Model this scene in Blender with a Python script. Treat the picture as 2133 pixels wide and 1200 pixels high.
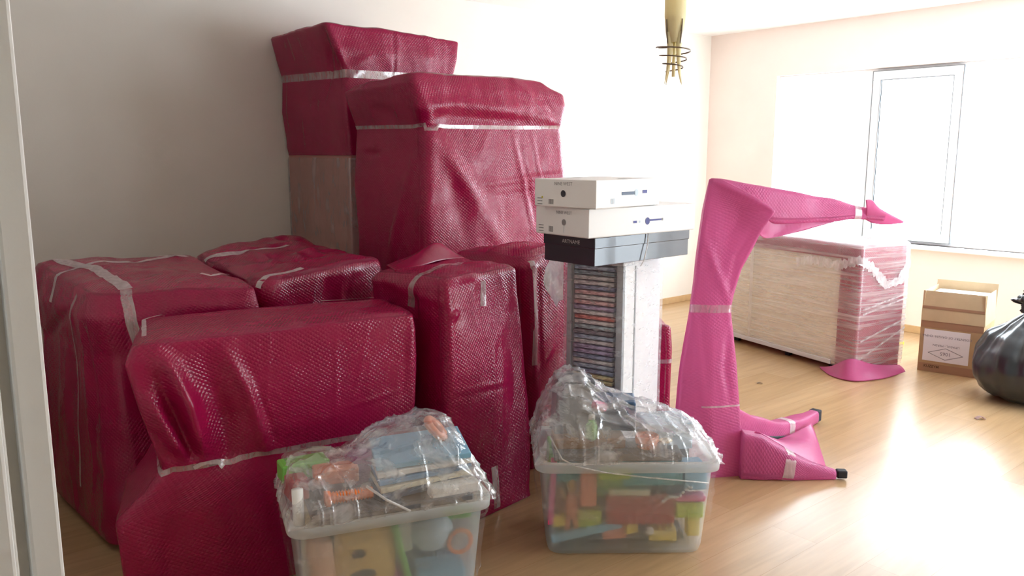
import bpy, bmesh, math, random
import numpy as np
from mathutils import Vector, Matrix
from mathutils.bvhtree import BVHTree

for o in list(bpy.data.objects):
    bpy.data.objects.remove(o)
S = bpy.context.scene
COL = S.collection

# ------------------------------------------------------------------ camera, sky, exposure
cam_d = bpy.data.cameras.new('camera')
cam_d.sensor_width = 36.0
cam_d.lens = 1700.0 / 2133.0 * 36.0
cam_d.clip_start = 0.02
cam = bpy.data.objects.new('camera', cam_d)
COL.objects.link(cam)
cam.location = (0, 0, 1.45)
cam.rotation_euler = (math.radians(90 - 9.42), 0, math.radians(50.3 - 90))
S.camera = cam

world = bpy.data.worlds.new('sky')
S.world = world
world.use_nodes = True
bg = world.node_tree.nodes['Background']
bg.inputs[0].default_value = (0.80, 0.91, 1.0, 1)
bg.inputs[1].default_value = 8.0
S.view_settings.view_transform = 'Standard'
S.view_settings.look = 'None'
S.view_settings.gamma = 1.0
S.view_settings.use_curve_mapping = False
S.view_settings.exposure = 1.1
S.cycles.max_bounces = 7
S.cycles.diffuse_bounces = 5
S.cycles.glossy_bounces = 3
S.cycles.transmission_bounces = 5
S.cycles.transparent_max_bounces = 16
S.cycles.sample_clamp_indirect = 8
S.cycles.caustics_reflective = False
S.cycles.caustics_refractive = False
S.cycles.use_denoising = True
S.cycles.use_adaptive_sampling = True
S.cycles.adaptive_threshold = 0.08
S.cycles.adaptive_min_samples = 16


def portal(name, loc, rot, sx, sy):
    l = bpy.data.lights.new(name, 'AREA')
    l.shape = 'RECTANGLE'
    l.size, l.size_y = sx, sy
    l.cycles.is_portal = True
    o = bpy.data.objects.new(name, l)
    o.location = loc
    o.rotation_euler = rot
    COL.objects.link(o)


XW, YW, ZC = 6.68, 5.04, 2.555      # window wall, long wall, ceiling
X0, Y0 = 0.13, -0.9                 # doorway wall, near wall
WIN = (1.10, 4.30, 0.72, 2.13)      # window in the right wall: y0, y1, z0, z1
WIN2 = (4.3, 6.6, 0.06, 2.25)       # balcony window in the near wall: x0, x1, z0, z1
portal('window_portal', (XW + 0.16, (WIN[0] + WIN[1]) / 2, (WIN[2] + WIN[3]) / 2), (0, math.radians(90), 0), WIN[3] - WIN[2], WIN[1] - WIN[0])
portal('balcony_portal', ((WIN2[0] + WIN2[1]) / 2, Y0 - 0.16, (WIN2[2] + WIN2[3]) / 2), (math.radians(90), 0, 0), WIN2[1] - WIN2[0], WIN2[3] - WIN2[2])

# ------------------------------------------------------------------ helpers
ORG = {}


def V(*a):
    return np.array(a, float)


def tag(o, label=None, cat=None, group=None, kind=None):
    if label: o['label'] = label
    if cat: o['category'] = cat
    if group: o['group'] = group
    if kind: o['kind'] = kind
    return o


def thing(name, label, cat, loc, group=None):
    o = bpy.data.objects.new(name, None)
    o.empty_display_size = 0.05
    o.location = loc
    COL.objects.link(o)
    ORG[o.name] = V(*loc)
    return tag(o, label, cat, group)


def mk(name, verts, faces, mat, parent=None, smooth=False, uv=None, origin=None):
    """world-space verts -> one mesh object"""
    verts = np.asarray(verts, float)
    if parent is not None:
        org = ORG[parent.name]
    elif origin is not None:
        org = V(*origin)
    else:
        org = V((verts[:, 0].min() + verts[:, 0].max()) / 2, (verts[:, 1].min() + verts[:, 1].max()) / 2, verts[:, 2].min())
    me = bpy.data.meshes.new(name)
    me.from_pydata((verts - org).tolist(), [], [tuple(int(i) for i in f) for f in faces])
    me.materials.append(mat)
    if smooth:
        me.polygons.foreach_set('use_smooth', np.ones(len(me.polygons), bool))
    if uv is not None:
        lay = me.uv_layers.new(name='uv')
        idx = np.zeros(len(me.loops), np.int32)
        me.loops.foreach_get('vertex_index', idx)
        lay.data.foreach_set('uv', np.asarray(uv, np.float32)[idx].ravel())
    me.update()
    o = bpy.data.objects.new(name, me)
    COL.objects.link(o)
    if parent is not None:
        o.parent = parent
    else:
        o.location = org
    ORG[o.name] = org
    return o


def bm_out(bm):
    bm.verts.index_update()
    v = [tuple(x.co) for x in bm.verts]
    f = [[x.index for x in p.verts] for p in bm.faces]
    bm.free()
    return v, f


def hexa(name, p, mat, parent=None, bevel=0.0, seg=2, smooth=False):
    """p: 8 world points, bottom ring (ccw from above) then top ring"""
    bm = bmesh.new()
    vs = [bm.verts.new(tuple(map(float, q))) for q in p]
    for f in ((3, 2, 1, 0), (4, 5, 6, 7), (0, 1, 5, 4), (1, 2, 6, 5), (2, 3, 7, 6), (3, 0, 4, 7)):
        bm.faces.new([vs[i] for i in f])
    bmesh.ops.recalc_face_normals(bm, faces=bm.faces[:])
    if bevel > 0:
        bmesh.ops.bevel(bm, geom=bm.edges[:], offset=bevel, segments=seg, profile=0.5, affect='EDGES')
    v, f = bm_out(bm)
    return mk(name, v, f, mat, parent, smooth)


def fbox(o, u, v, w):
    """8 points of a box from corner o and three edge vectors"""
    o, u, v, w = map(np.asarray, (o, u, v, w))
    return [o, o + u, o + u + v, o + v, o + w, o + u + w, o + u + v + w, o + v + w]


def box(name, lo, hi, mat, parent=None, bevel=0.0, seg=2):
    lo, hi = V(*lo), V(*hi)
    d = hi - lo
    return hexa(name, fbox(lo, V(d[0], 0, 0), V(0, d[1], 0), V(0, 0, d[2])), mat, parent, bevel, seg)


def cbox(name, c, s, rz, mat, parent=None, bevel=0.0, tilt=None, seg=2):
    """centre, size, rotation about z (degrees), optional tilt (rx, ry) degrees"""
    R = Matrix.Rotation(math.radians(rz), 3, 'Z')
    if tilt:
        R = R @ Matrix.Rotation(math.radians(tilt[0]), 3, 'X') @ Matrix.Rotation(math.radians(tilt[1]), 3, 'Y')
    R = np.array(R)
    u, v, w = R[:, 0] * s[0], R[:, 1] * s[1], R[:, 2] * s[2]
    o = V(*c) - (u + v + w) / 2
    return hexa(name, fbox(o, u, v, w), mat, parent, bevel, seg)


def grid_faces(nr, nc, closed=True, off=0):
    f = []
    for i in range(nr - 1):
        for j in range(nc if closed else nc - 1):
            k = (j + 1) % nc
            f.append((off + i * nc + j, off + i * nc + k, off + (i + 1) * nc + k, off + (i + 1) * nc + j))
    return f


def lathe(name, prof, c, mat, parent=None, n=32, cap=True, axis=None):
    """prof: list of (radius, z); axis: 3x3 orientation"""
    a = np.linspace(0, 2 * math.pi, n, endpoint=False)
    vs = []
    for r, z in prof:
        vs += [(r * math.cos(t), r * math.sin(t), z) for t in a]
    vs = np.array(vs)
    if axis is not None:
        vs = vs @ np.asarray(axis).T
    vs = vs + V(*c)
    f = grid_faces(len(prof), n)
    if cap:
        f.append(tuple(range(n))[::-1])
        f.append(tuple((len(prof) - 1) * n + j for j in range(n)))
    return mk(name, vs, f, mat, parent, True)


def tube(name, pts, r, mat, parent=None, n=8, closed=False):
    pts = [Vector(p) for p in pts]
    m = len(pts)
    rs = r if hasattr(r, '__len__') else [r] * m
    vs = []
    up = Vector((0.3, 0.2, 1)).normalized()
    for i, p in enumerate(pts):
        if closed:
            t = (pts[(i + 1) % m] - pts[i - 1]).normalized()
        else:
            t = (pts[min(i + 1, m - 1)] - pts[max(i - 1, 0)]).normalized()
        a = t.cross(up)
        if a.length < 1e-3: a = t.cross(Vector((1, 0, 0)))
        a.normalize()
        b = t.cross(a)
        for j in range(n):
            q = 2 * math.pi * j / n
            vs.append(p + (a * math.cos(q) + b * math.sin(q)) * rs[i])
    f = grid_faces(m, n)
    if closed:
        for j in range(n):
            k = (j + 1) % n
            f.append(((m - 1) * n + j, (m - 1) * n + k, k, j))
    else:
        f.append(tuple(range(n))[::-1])
        f.append(tuple((m - 1) * n + j for j in range(n)))
    return mk(name, [tuple(v) for v in vs], f, mat, parent, True)


_T = np.random.RandomState(7).rand(4096)


def _h(i, j, k, s):
    return _T[((i * 73856093) ^ (j * 19349663) ^ (k * 83492791) ^ (s * 2654435)) & 4095]


def noise(P, s=0):
    P = np.asarray(P, float)
    I = np.floor(P).astype(np.int64)
    F = P - I
    F = F * F * (3 - 2 * F)
    r = 0
    for a in (0, 1):
        for b in (0, 1):
            for c in (0, 1):
                w = (F[:, 0] if a else 1 - F[:, 0]) * (F[:, 1] if b else 1 - F[:, 1]) * (F[:, 2] if c else 1 - F[:, 2])
                r = r + w * _h(I[:, 0] + a, I[:, 1] + b, I[:, 2] + c, s)
    return r * 2 - 1


def grid_normals(G, closed=True):
    if closed:
        du = np.roll(G, -1, 1) - np.roll(G, 1, 1)
    else:
        du = np.gradient(G, axis=1)
    dv = np.gradient(G, axis=0)
    n = np.cross(du, dv)
    return n / (np.linalg.norm(n, axis=2, keepdims=True) + 1e-9)


def ring_pts(c, r, ns, nc):
    """rounded polygon through corners c (m x 3): ns points a side, nc a corner"""
    c = np.asarray(c, float)
    m = len(c)
    out = []
    for i in range(m):
        p, q, s = c[i - 1], c[i], c[(i + 1) % m]
        l1, l2 = np.linalg.norm(p - q), np.linalg.norm(s - q)
        rr = min(r, 0.45 * l1, 0.45 * l2)
        a, b = q + (p - q) / l1 * rr, q + (s - q) / l2 * rr
        for t in np.linspace(0, 1, nc):
            out.append((1 - t) ** 2 * a + 2 * t * (1 - t) * q + t * t * b)
        l3 = min(r, 0.45 * l2, 0.45 * np.linalg.norm(c[(i + 2) % m] - s))
        e = s + (q - s) / l2 * l3
        for t in np.linspace(0, 1, ns + 2)[1:-1]:
            out.append(b + (e - b) * t)
    return np.array(out)


def loft_grid(rings, r, ns, nc, step):
    """rings: list of corner lists -> grid (rows x cols x 3) with rows inserted every step metres"""
    R = [ring_pts(c, r, ns, nc) for c in rings]
    rows = [R[0]]
    for a, b in zip(R[:-1], R[1:]):
        k = max(1, int(round(np.abs(np.linalg.norm(b - a, axis=1)).max() / step)))
        for t in range(1, k + 1):
            rows.append(a + (b - a) * t / k)
    return np.array(rows)


def smooth_grid(G, it, closed=True):
    for _ in range(it):
        H = G.copy()
        nb = (np.roll(G, 1, 1) + np.roll(G, -1, 1)) / 2 if closed else G
        H[1:-1] = 0.5 * G[1:-1] + 0.25 * nb[1:-1] + 0.125 * (G[2:] + G[:-2])
        G = H
    return G


# ------------------------------------------------------------------ materials
MATS = {}


def nodes(name):
    m = bpy.data.materials.new(name)
    m.use_nodes = True
    nt = m.node_tree
    b = nt.nodes['Principled BSDF']
    return m, nt, b


def N(nt, t, **kw):
    n = nt.nodes.new(t)
    for k, v in kw.items():
        setattr(n, k, v)
    return n


def plain(name, col, rough=0.5, metal=0.0, spec=0.5, noise_amt=0.0, scale=8.0, bump=0.0, bscale=200.0, trans=0.0, coat=0.0):
    if name in MATS: return MATS[name]
    m, nt, b = nodes(name)
    b.inputs['Base Color'].default_value = (*col, 1)
    b.inputs['Roughness'].default_value = rough
    b.inputs['Metallic'].default_value = metal
    b.inputs['Specular IOR Level'].default_value = spec
    b.inputs['Coat Weight'].default_value = coat
    tc = N(nt, 'ShaderNodeTexCoord')
    if noise_amt > 0:
        n = N(nt, 'ShaderNodeTexNoise')
        n.inputs['Scale'].default_value = scale
        n.inputs['Detail'].default_value = 5
        r = N(nt, 'ShaderNodeMapRange')
        r.inputs[1].default_value, r.inputs[2].default_value = 0.3, 0.7
        r.inputs[3].default_value, r.inputs[4].default_value = 1 - noise_amt, 1 + noise_amt
        mx = N(nt, 'ShaderNodeVectorMath', operation='SCALE')
        mx.inputs[0].default_value = col
        nt.links.new(tc.outputs['Object'], n.inputs['Vector'])
        nt.links.new(n.outputs['Fac'], r.inputs[0])
        nt.links.new(r.outputs[0], mx.inputs['Scale'])
        nt.links.new(mx.outputs[0], b.inputs['Base Color'])
    if bump > 0:
        n = N(nt, 'ShaderNodeTexNoise')
        n.inputs['Scale'].default_value = bscale
        n.inputs['Detail'].default_value = 4
        bp = N(nt, 'ShaderNodeBump')
        bp.inputs['Strength'].default_value = bump
        bp.inputs['Distance'].default_value = 0.004
        nt.links.new(tc.outputs['Object'], n.inputs['Vector'])
        nt.links.new(n.outputs['Fac'], bp.inputs['Height'])
        nt.links.new(bp.outputs[0], b.inputs['Normal'])
    if trans > 0:
        t = N(nt, 'ShaderNodeBsdfTranslucent')
        t.inputs[0].default_value = (*col, 1)
        mx = N(nt, 'ShaderNodeMixShader')
        mx.inputs[0].default_value = trans
        nt.links.new(b.outputs[0], mx.inputs[1])
        nt.links.new(t.outputs[0], mx.inputs[2])
        nt.links.new(mx.outputs[0], nt.nodes['Material Output'].inputs[0])
    MATS[name] = m
    return m


def foam(name, col, tcol, trans, rough=0.36, strength=0.55, pitch=0.0115):
    """bubble foam wrap: rows of small bubbles as relief on uv measured in metres"""
    m, nt, b = nodes(name)
    L = nt.links.new
    uv = N(nt, 'ShaderNodeUVMap')
    tc = N(nt, 'ShaderNodeTexCoord')
    mp = N(nt, 'ShaderNodeMapping')
    mp.inputs['Rotation'].default_value[2] = math.radians(38)
    L(uv.outputs[0], mp.inputs[0])
    sx = N(nt, 'ShaderNodeSeparateXYZ')
    L(mp.outputs[0], sx.inputs[0])
    k = math.pi / pitch
    hs = []
    for i in (0, 1):
        a = N(nt, 'ShaderNodeMath', operation='MULTIPLY')
        a.inputs[1].default_value = k
        L(sx.outputs[i], a.inputs[0])
        s = N(nt, 'ShaderNodeMath', operation='SINE')
        L(a.outputs[0], s.inputs[0])
        hs.append(s)
    pr = N(nt, 'ShaderNodeMath', operation='MULTIPLY')
    L(hs[0].outputs[0], pr.inputs[0])
    L(hs[1].outputs[0], pr.inputs[1])
    ab = N(nt, 'ShaderNodeMath', operation='ABSOLUTE')
    L(pr.outputs[0], ab.inputs[0])
    # worn areas: the bubbles are flattened in places
    nz = N(nt, 'ShaderNodeTexNoise')
    nz.inputs['Scale'].default_value = 7
    nz.inputs['Detail'].default_value = 3
    L(tc.outputs['Object'], nz.inputs['Vector'])
    mr = N(nt, 'ShaderNodeMapRange')
    mr.inputs[1].default_value, mr.inputs[2].default_value = 0.35, 0.6
    mr.inputs[3].default_value, mr.inputs[4].default_value = 0.25, 1.0
    L(nz.outputs['Fac'], mr.inputs[0])
    hm = N(nt, 'ShaderNodeMath', operation='MULTIPLY')
    L(ab.outputs[0], hm.inputs[0])
    L(mr.outputs[0], hm.inputs[1])
    # fine crinkle
    n2 = N(nt, 'ShaderNodeTexNoise')
    n2.inputs['Scale'].default_value = 45
    n2.inputs['Detail'].default_value = 4
    L(tc.outputs['Object'], n2.inputs['Vector'])
    ad = N(nt, 'ShaderNodeMath', operation='MULTIPLY_ADD')
    ad.inputs[1].default_value = 0.9
    L(n2.outputs['Fac'], ad.inputs[0])
    L(hm.outputs[0], ad.inputs[2])
    bp = N(nt, 'ShaderNodeBump')
    bp.inputs['Strength'].default_value = strength
    bp.inputs['Distance'].default_value = 0.0028
    L(ad.outputs[0], bp.inputs['Height'])
    L(bp.outputs[0], b.inputs['Normal'])
    # slight colour drift
    n3 = N(nt, 'ShaderNodeTexNoise')
    n3.inputs['Scale'].default_value = 3
    L(tc.outputs['Object'], n3.inputs['Vector'])
    cr = N(nt, 'ShaderNodeMix', data_type='RGBA')
    cr.inputs[6].default_value = (*[c * 0.85 for c in col], 1)
    cr.inputs[7].default_value = (*[min(1, c * 1.15) for c in col], 1)
    L(n3.outputs['Fac'], cr.inputs[0])
    L(cr.outputs[2], b.inputs['Base Color'])
    b.inputs['Roughness'].default_value = rough
    b.inputs['Specular IOR Level'].default_value = 0.42
    b.inputs['Coat Weight'].default_value = 0.04
    b.inputs['Coat Roughness'].default_value = 0.2
    t = N(nt, 'ShaderNodeBsdfTranslucent')
    t.inputs[0].default_value = (*tcol, 1)
    mx = N(nt, 'ShaderNodeMixShader')
    mx.inputs[0].default_value = trans
    L(b.outputs[0], mx.inputs[1])
    L(t.outputs[0], mx.inputs[2])
    L(mx.outputs[0], nt.nodes['Material Output'].inputs[0])
    return m


def film(name, clear, streak, scale=(3, 3, 60), white=(0.92, 0.93, 0.95), lo=0.52, hi=0.68, gloss=0.10, bump=0.6, rot=(0, 0, 0), bscale=1.0):
    """stretch film: see-through, glossy, with whitish streaks where the layers double up"""
    m, nt, b = nodes(name)
    nt.nodes.remove(b)
    L = nt.links.new
    tc = N(nt, 'ShaderNodeTexCoord')
    mp = N(nt, 'ShaderNodeMapping')
    mp.inputs['Scale'].default_value = scale
    mp.inputs['Rotation'].default_value = rot
    L(tc.outputs['Object'], mp.inputs[0])
    nz = N(nt, 'ShaderNodeTexNoise')
    nz.inputs['Scale'].default_value = 1.0
    nz.inputs['Detail'].default_value = 5
    nz.inputs['Roughness'].default_value = 0.6
    nz.inputs['Distortion'].default_value = 0.4
    L(mp.outputs[0], nz.inputs['Vector'])
    mr = N(nt, 'ShaderNodeMapRange')
    mr.inputs[1].default_value, mr.inputs[2].default_value = lo, hi
    mr.inputs[3].default_value, mr.inputs[4].default_value = 1 - clear, 1 - clear + streak
    L(nz.outputs['Fac'], mr.inputs[0])
    bp = N(nt, 'ShaderNodeBump')
    bp.inputs['Strength'].default_value = bump
    bp.inputs['Distance'].default_value = 0.01 * bscale
    L(nz.outputs['Fac'], bp.inputs['Height'])
    tr = N(nt, 'ShaderNodeBsdfTransparent')
    df = N(nt, 'ShaderNodeBsdfDiffuse')
    df.inputs[0].default_value = (*white, 1)
    tl = N(nt, 'ShaderNodeBsdfTranslucent')
    tl.inputs[0].default_value = (*white, 1)
    mw = N(nt, 'ShaderNodeMixShader')
    mw.inputs[0].default_value = 0.5
    L(df.outputs[0], mw.inputs[1])
    L(tl.outputs[0], mw.inputs[2])
    m1 = N(nt, 'ShaderNodeMixShader')
    L(mr.outputs[0], m1.inputs[0])
    L(tr.outputs[0], m1.inputs[1])
    L(mw.outputs[0], m1.inputs[2])
    gl = N(nt, 'ShaderNodeBsdfGlossy')
    gl.inputs['Roughness'].default_value = 0.12
    L(bp.outputs[0], gl.inputs['Normal'])
    m2 = N(nt, 'ShaderNodeMixShader')
    m2.inputs[0].default_value = gloss
    L(m1.outputs[0], m2.inputs[1])
    L(gl.outputs[0], m2.inputs[2])
    L(m2.outputs[0], nt.nodes['Material Output'].inputs[0])
    return m


def wood_floor():
    m, nt, b = nodes('oak_laminate')
    L = nt.links.new
    tc = N(nt, 'ShaderNodeTexCoord')
    mp = N(nt, 'ShaderNodeMapping')
    mp.inputs['Scale'].default_value = (1.0, 1.0, 1.0)
    L(tc.outputs['Object'], mp.inputs[0])
    br = N(nt, 'ShaderNodeTexBrick')
    br.offset = 0.37
    br.inputs['Color1'].default_value = (0.44, 0.28, 0.14, 1)
    br.inputs['Color2'].default_value = (0.50, 0.33, 0.18, 1)
    br.inputs['Mortar'].default_value = (0.38, 0.22, 0.1, 1)
    br.inputs['Scale'].default_value = 1.0
    br.inputs['Mortar Size'].default_value = 0.0012
    br.inputs['Mortar Smooth'].default_value = 0.6
    br.inputs['Brick Width'].default_value = 1.2
    br.inputs['Row Height'].default_value = 0.19
    L(mp.outputs[0], br.inputs['Vector'])
    m2 = N(nt, 'ShaderNodeMapping')
    m2.inputs['Scale'].default_value = (2.2, 26, 1)
    L(tc.outputs['Object'], m2.inputs[0])
    nz = N(nt, 'ShaderNodeTexNoise')
    nz.inputs['Scale'].default_value = 1.0
    nz.inputs['Detail'].default_value = 6
    nz.inputs['Distortion'].default_value = 0.8
    L(m2.outputs[0], nz.inputs['Vector'])
    mr = N(nt, 'ShaderNodeMapRange')
    mr.inputs[1].default_value, mr.inputs[2].default_value = 0.3, 0.7
    mr.inputs[3].default_value, mr.inputs[4].default_value = 0.90, 1.08
    L(nz.outputs['Fac'], mr.inputs[0])
    sc = N(nt, 'ShaderNodeVectorMath', operation='SCALE')
    L(br.outputs['Color'], sc.inputs[0])
    L(mr.outputs[0], sc.inputs['Scale'])
    L(sc.outputs[0], b.inputs['Base Color'])
    b.inputs['Roughness'].default_value = 0.27
    b.inputs['Specular IOR Level'].default_value = 0.5
    bp = N(nt, 'ShaderNodeBump')
    bp.inputs['Strength'].default_value = 0.05
    bp.inputs['Distance'].default_value = 0.002
    L(nz.outputs['Fac'], bp.inputs['Height'])
    L(bp.outputs[0], b.inputs['Normal'])
    return m


def frosted(name, col, clear=0.35):
    m, nt, b = nodes(name)
    L = nt.links.new
    b.inputs['Base Color'].default_value = (*col, 1)
    b.inputs['Roughness'].default_value = 0.3
    tl = N(nt, 'ShaderNodeBsdfTranslucent')
    tl.inputs[0].default_value = (*col, 1)
    m1 = N(nt, 'ShaderNodeMixShader')
    m1.inputs[0].default_value = 0.5
    L(b.outputs[0], m1.inputs[1])
    L(tl.outputs[0], m1.inputs[2])
    tr = N(nt, 'ShaderNodeBsdfTransparent')
    m2 = N(nt, 'ShaderNodeMixShader')
    m2.inputs[0].default_value = clear
    L(m1.outputs[0], m2.inputs[1])
    L(tr.outputs[0], m2.inputs[2])
    L(m2.outputs[0], nt.nodes['Material Output'].inputs[0])
    return m


def glass_mat():
    m, nt, b = nodes('window_glass')
    nt.nodes.remove(b)
    L = nt.links.new
    tr = N(nt, 'ShaderNodeBsdfTransparent')
    gl = N(nt, 'ShaderNodeBsdfGlossy')
    gl.inputs['Roughness'].default_value = 0.02
    mx = N(nt, 'ShaderNodeMixShader')
    mx.inputs[0].default_value = 0.06
    L(tr.outputs[0], mx.inputs[1])
    L(gl.outputs[0], mx.inputs[2])
    L(mx.outputs[0], nt.nodes['Material Output'].inputs[0])
    return m


M_FLOOR = wood_floor()
M_WALL = plain('cream_wallpaper', (0.78, 0.73, 0.65), 0.85, noise_amt=0.02, scale=3, bump=0.08, bscale=90)
M_PEACH = plain('peach_paint', (0.88, 0.77, 0.70), 0.85, noise_amt=0.02, scale=3)
M_CEIL = plain('ceiling_white', (0.93, 0.92, 0.90), 0.9)
M_TRIM = plain('white_gloss_paint', (0.92, 0.93, 0.92), 0.3, bump=0.12, bscale=30)
M_UPVC = plain('window_plastic', (0.93, 0.94, 0.95), 0.3)
M_BASE = plain('beech_baseboard', (0.55, 0.36, 0.18), 0.4, noise_amt=0.1, scale=12)
M_GLASS = glass_mat()
M_GASK = plain('rubber_gasket', (0.20, 0.21, 0.22), 0.8)
M_FOAM = foam('crimson_bubble_foam', (0.31, 0.004, 0.052), (0.45, 0.015, 0.11), 0.07, 0.25, 0.55)
M_PINK = foam('magenta_bubble_foam', (0.58, 0.11, 0.29), (0.95, 0.40, 0.66), 0.42, 0.34, 0.7)
M_TAPE = film('clear_packing_tape', 0.72, 0.25, (40, 40, 8), (0.88, 0.84, 0.82), 0.4, 0.7, 0.16, 0.3)
M_TAPE2 = film('white_strapping_tape', 0.35, 0.3, (40, 40, 8), (0.88, 0.86, 0.84), 0.4, 0.7, 0.10, 0.2)
M_FILM = film('stretch_film', 0.90, 0.45, (6, 6, 30), (0.92, 0.93, 0.95), 0.50, 0.72, 0.10, 1.0)
M_BLACK = plain('black_fabric', (0.012, 0.011, 0.016), 0.7)

# ------------------------------------------------------------------ room
def struct(name, lo, hi, mat, parent=None, bevel=0.0):
    o = box(name, lo, hi, mat, parent, bevel)
    if parent is None: o['kind'] = 'structure'
    return o


struct('floor', (-1.5, Y0 - 0.2, -0.1), (XW + 0.25, YW + 0.15, 0), M_FLOOR)
struct('ceiling', (-1.5, Y0 - 0.2, ZC), (XW + 0.25, YW + 0.15, ZC + 0.12), M_CEIL)
struct('wall_left', (-1.5, YW, 0), (XW + 0.25, YW + 0.15, ZC), M_WALL)
T = 0.22


def wall_with_hole(name, pts_fn, hole, full, mat):
    """one wall mesh with a rectangular opening; pts_fn maps (a, depth, z) to world"""
    a0, a1, z0, z1 = hole
    f0, f1 = full
    vs, fs = [], []
    for d in (0, T):
        for a, z in ((f0, 0), (f1, 0), (f1, ZC), (f0, ZC), (a0, z0), (a1, z0), (a1, z1), (a0, z1)):
            vs.append(pts_fn(a, d, z))
    for i in range(4):
        k = (i + 1) % 4
        fs += [(i, k, 4 + k, 4 + i), (8 + k, 8 + i, 12 + i, 12 + k), (4 + i, 4 + k, 12 + k, 12 + i), (k, i, 8 + i, 8 + k)]
    o = mk(name, vs, fs, mat)
    o['kind'] = 'structure'
    return o


wall_with_hole('wall_right', lambda a, d, z: (XW + d, a, z), WIN, (Y0 - 0.2, YW), M_PEACH)
wall_with_hole('wall_front', lambda a, d, z: (a, Y0 - d, z), WIN2, (-1.5, XW), M_WALL)
# doorway wall (left of the camera) and the dim hall behind
struct('wall_back', (X0 - 0.14, 1.02, 0), (X0, YW, ZC), M_WALL)
struct('wall_back_near', (X0 - 0.14, Y0, 0), (X0, -0.52, ZC), M_WALL)
struct('wall_lintel', (X0 - 0.14, -0.52, 2.08), (X0, 1.02, ZC), M_WALL)
struct('wall_hall', (-1.5, Y0, 0), (-1.35, YW, ZC), M_WALL)
d = thing('door_1', None, None, (X0 - 0.05, 1.0, 0))
d['kind'] = 'structure'
box('jamb', (X0 - 0.16, 1.0, 0), (X0 - 0.012, 1.03, 2.08), M_TRIM, d, 0.002)
box('stop_bead', (X0 - 0.15, 0.985, 0), (X0 - 0.016, 1.0, 2.07), M_TRIM, d, 0.004)
box('casing', (X0, 1.0, 0), (X0 + 0.032, 1.085, 2.14), M_TRIM, d, 0.004)
struct('baseboard_left', (X0, YW - 0.014, 0), (XW, YW, 0.06), M_BASE, bevel=0.003)
struct('baseboard_right', (XW - 0.014, Y0, 0), (XW, YW - 0.014, 0.06), M_BASE, bevel=0.003)


def window(name, along, at, a0, a1, z0, z1, splits, sash):
    """frame set in the wall; along: 'y' (right wall) or 'x' (near wall)"""
    def P(a, dd, z):
        return (at + dd, a, z) if along == 'y' else (a, at - dd, z)
    def B(nm, aa, bb, za, zb, d0, d1, mat, par, bev=0.004):
        p, q = P(aa, d0, za), P(bb, d1, zb)
        lo = [min(i, j) for i, j in zip(p, q)]
        hi = [max(i, j) for i, j in zip(p, q)]
        return box(nm, lo, hi, mat, par, bev)
    w = thing(name, None, None, P((a0 + a1) / 2, 0.1, z0))
    w['kind'] = 'structure'
    fw = 0.055
    B('frame_rail', a0, a1, z1 - fw, z1, 0.05, 0.12, M_UPVC, w)
    B('frame_rail', a0, a1, z0, z0 + fw, 0.05, 0.12, M_UPVC, w)
    B('frame_stile', a0, a0 + fw, z0 + fw, z1 - fw, 0.05, 0.12, M_UPVC, w)
    B('frame_stile', a1 - fw, a1, z0 + fw, z1 - fw, 0.05, 0.12, M_UPVC, w)
    edges = [a0 + fw] + splits + [a1 - fw]
    for s in splits:
        B('mullion', s - 0.03, s + 0.03, z0 + fw, z1 - fw, 0.05, 0.12, M_UPVC, w)
    for i in range(len(edges) - 1):
        e0 = edges[i] + (0.03 if i else 0)
        e1 = edges[i + 1] - (0.03 if i < len(edges) - 2 else 0)
        g0, g1, h0, h1 = e0, e1, z0 + fw, z1 - fw
        if i in sash:       # an opening sash standing proud of the frame
            k = 0.07
            f0, f1, j0, j1 = e0 - 0.022, e1 + 0.022, h0 - 0.03, h1 + 0.03
            B('sash_rail', f0, f1, j1 - k, j1, 0.012, 0.048, M_UPVC, w)
            B('sash_rail', f0, f1, j0, j0 + k, 0.012, 0.048, M_UPVC, w)
            B('sash_stile', f0, f0 + k, j0 + k, j1 - k, 0.012, 0.048, M_UPVC, w)
            B('sash_stile', f1 - k, f1, j0 + k, j1 - k, 0.012, 0.048, M_UPVC, w)
            g0, g1, h0, h1 = f0 + k, f1 - k, j0 + k, j1 - k
            gk = 0.004
            for nm, (p0, p1, q0, q1) in (('gasket', (f0 - gk, f1 + gk, j1, j1 + gk)), ('gasket', (f0 - gk, f1 + gk, j0 - gk, j0)), ('gasket', (f0 - gk, f0, j0, j1)), ('gasket', (f1, f1 + gk, j0, j1)),
                                         ('gasket', (g0 - gk, g1 + gk, h1 - gk, h1)), ('gasket', (g0 - gk, g0, h0, h1 - gk)), ('gasket', (g1, g1 + gk, h0, h1 - gk))):
                B(nm, p0, p1, q0, q1, 0.010 if nm and p1 - p0 > 1 or q1 > j1 or p0 < f0 or p1 > f1 else 0.008, 0.03, M_GASK, w, 0)
            B('sash_handle', f0 + 0.02, f0 + 0.04, (j0 + j1) / 2 - 0.06, (j0 + j1) / 2 + 0.06, -0.02, 0.012, M_UPVC, w)
        B('pane', g0 - 0.004, g1 + 0.004, h0 - 0.004, h1 + 0.004, 0.078 if i not in sash else 0.028, 0.084 if i not in sash else 0.034, M_GLASS, w, 0)
    return w


w1 = window('window_1', 'y', XW, *WIN, [1.95, 2.70, 3.42], (2,))
box('window_sill', (XW - 0.05, WIN[0] - 0.06, WIN[2] - 0.035), (XW + 0.05, WIN[1] + 0.06, WIN[2]), M_UPVC, w1, 0.006)
window('window_2', 'x', Y0, *WIN2, [5.05, 5.85], (1,))

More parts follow.
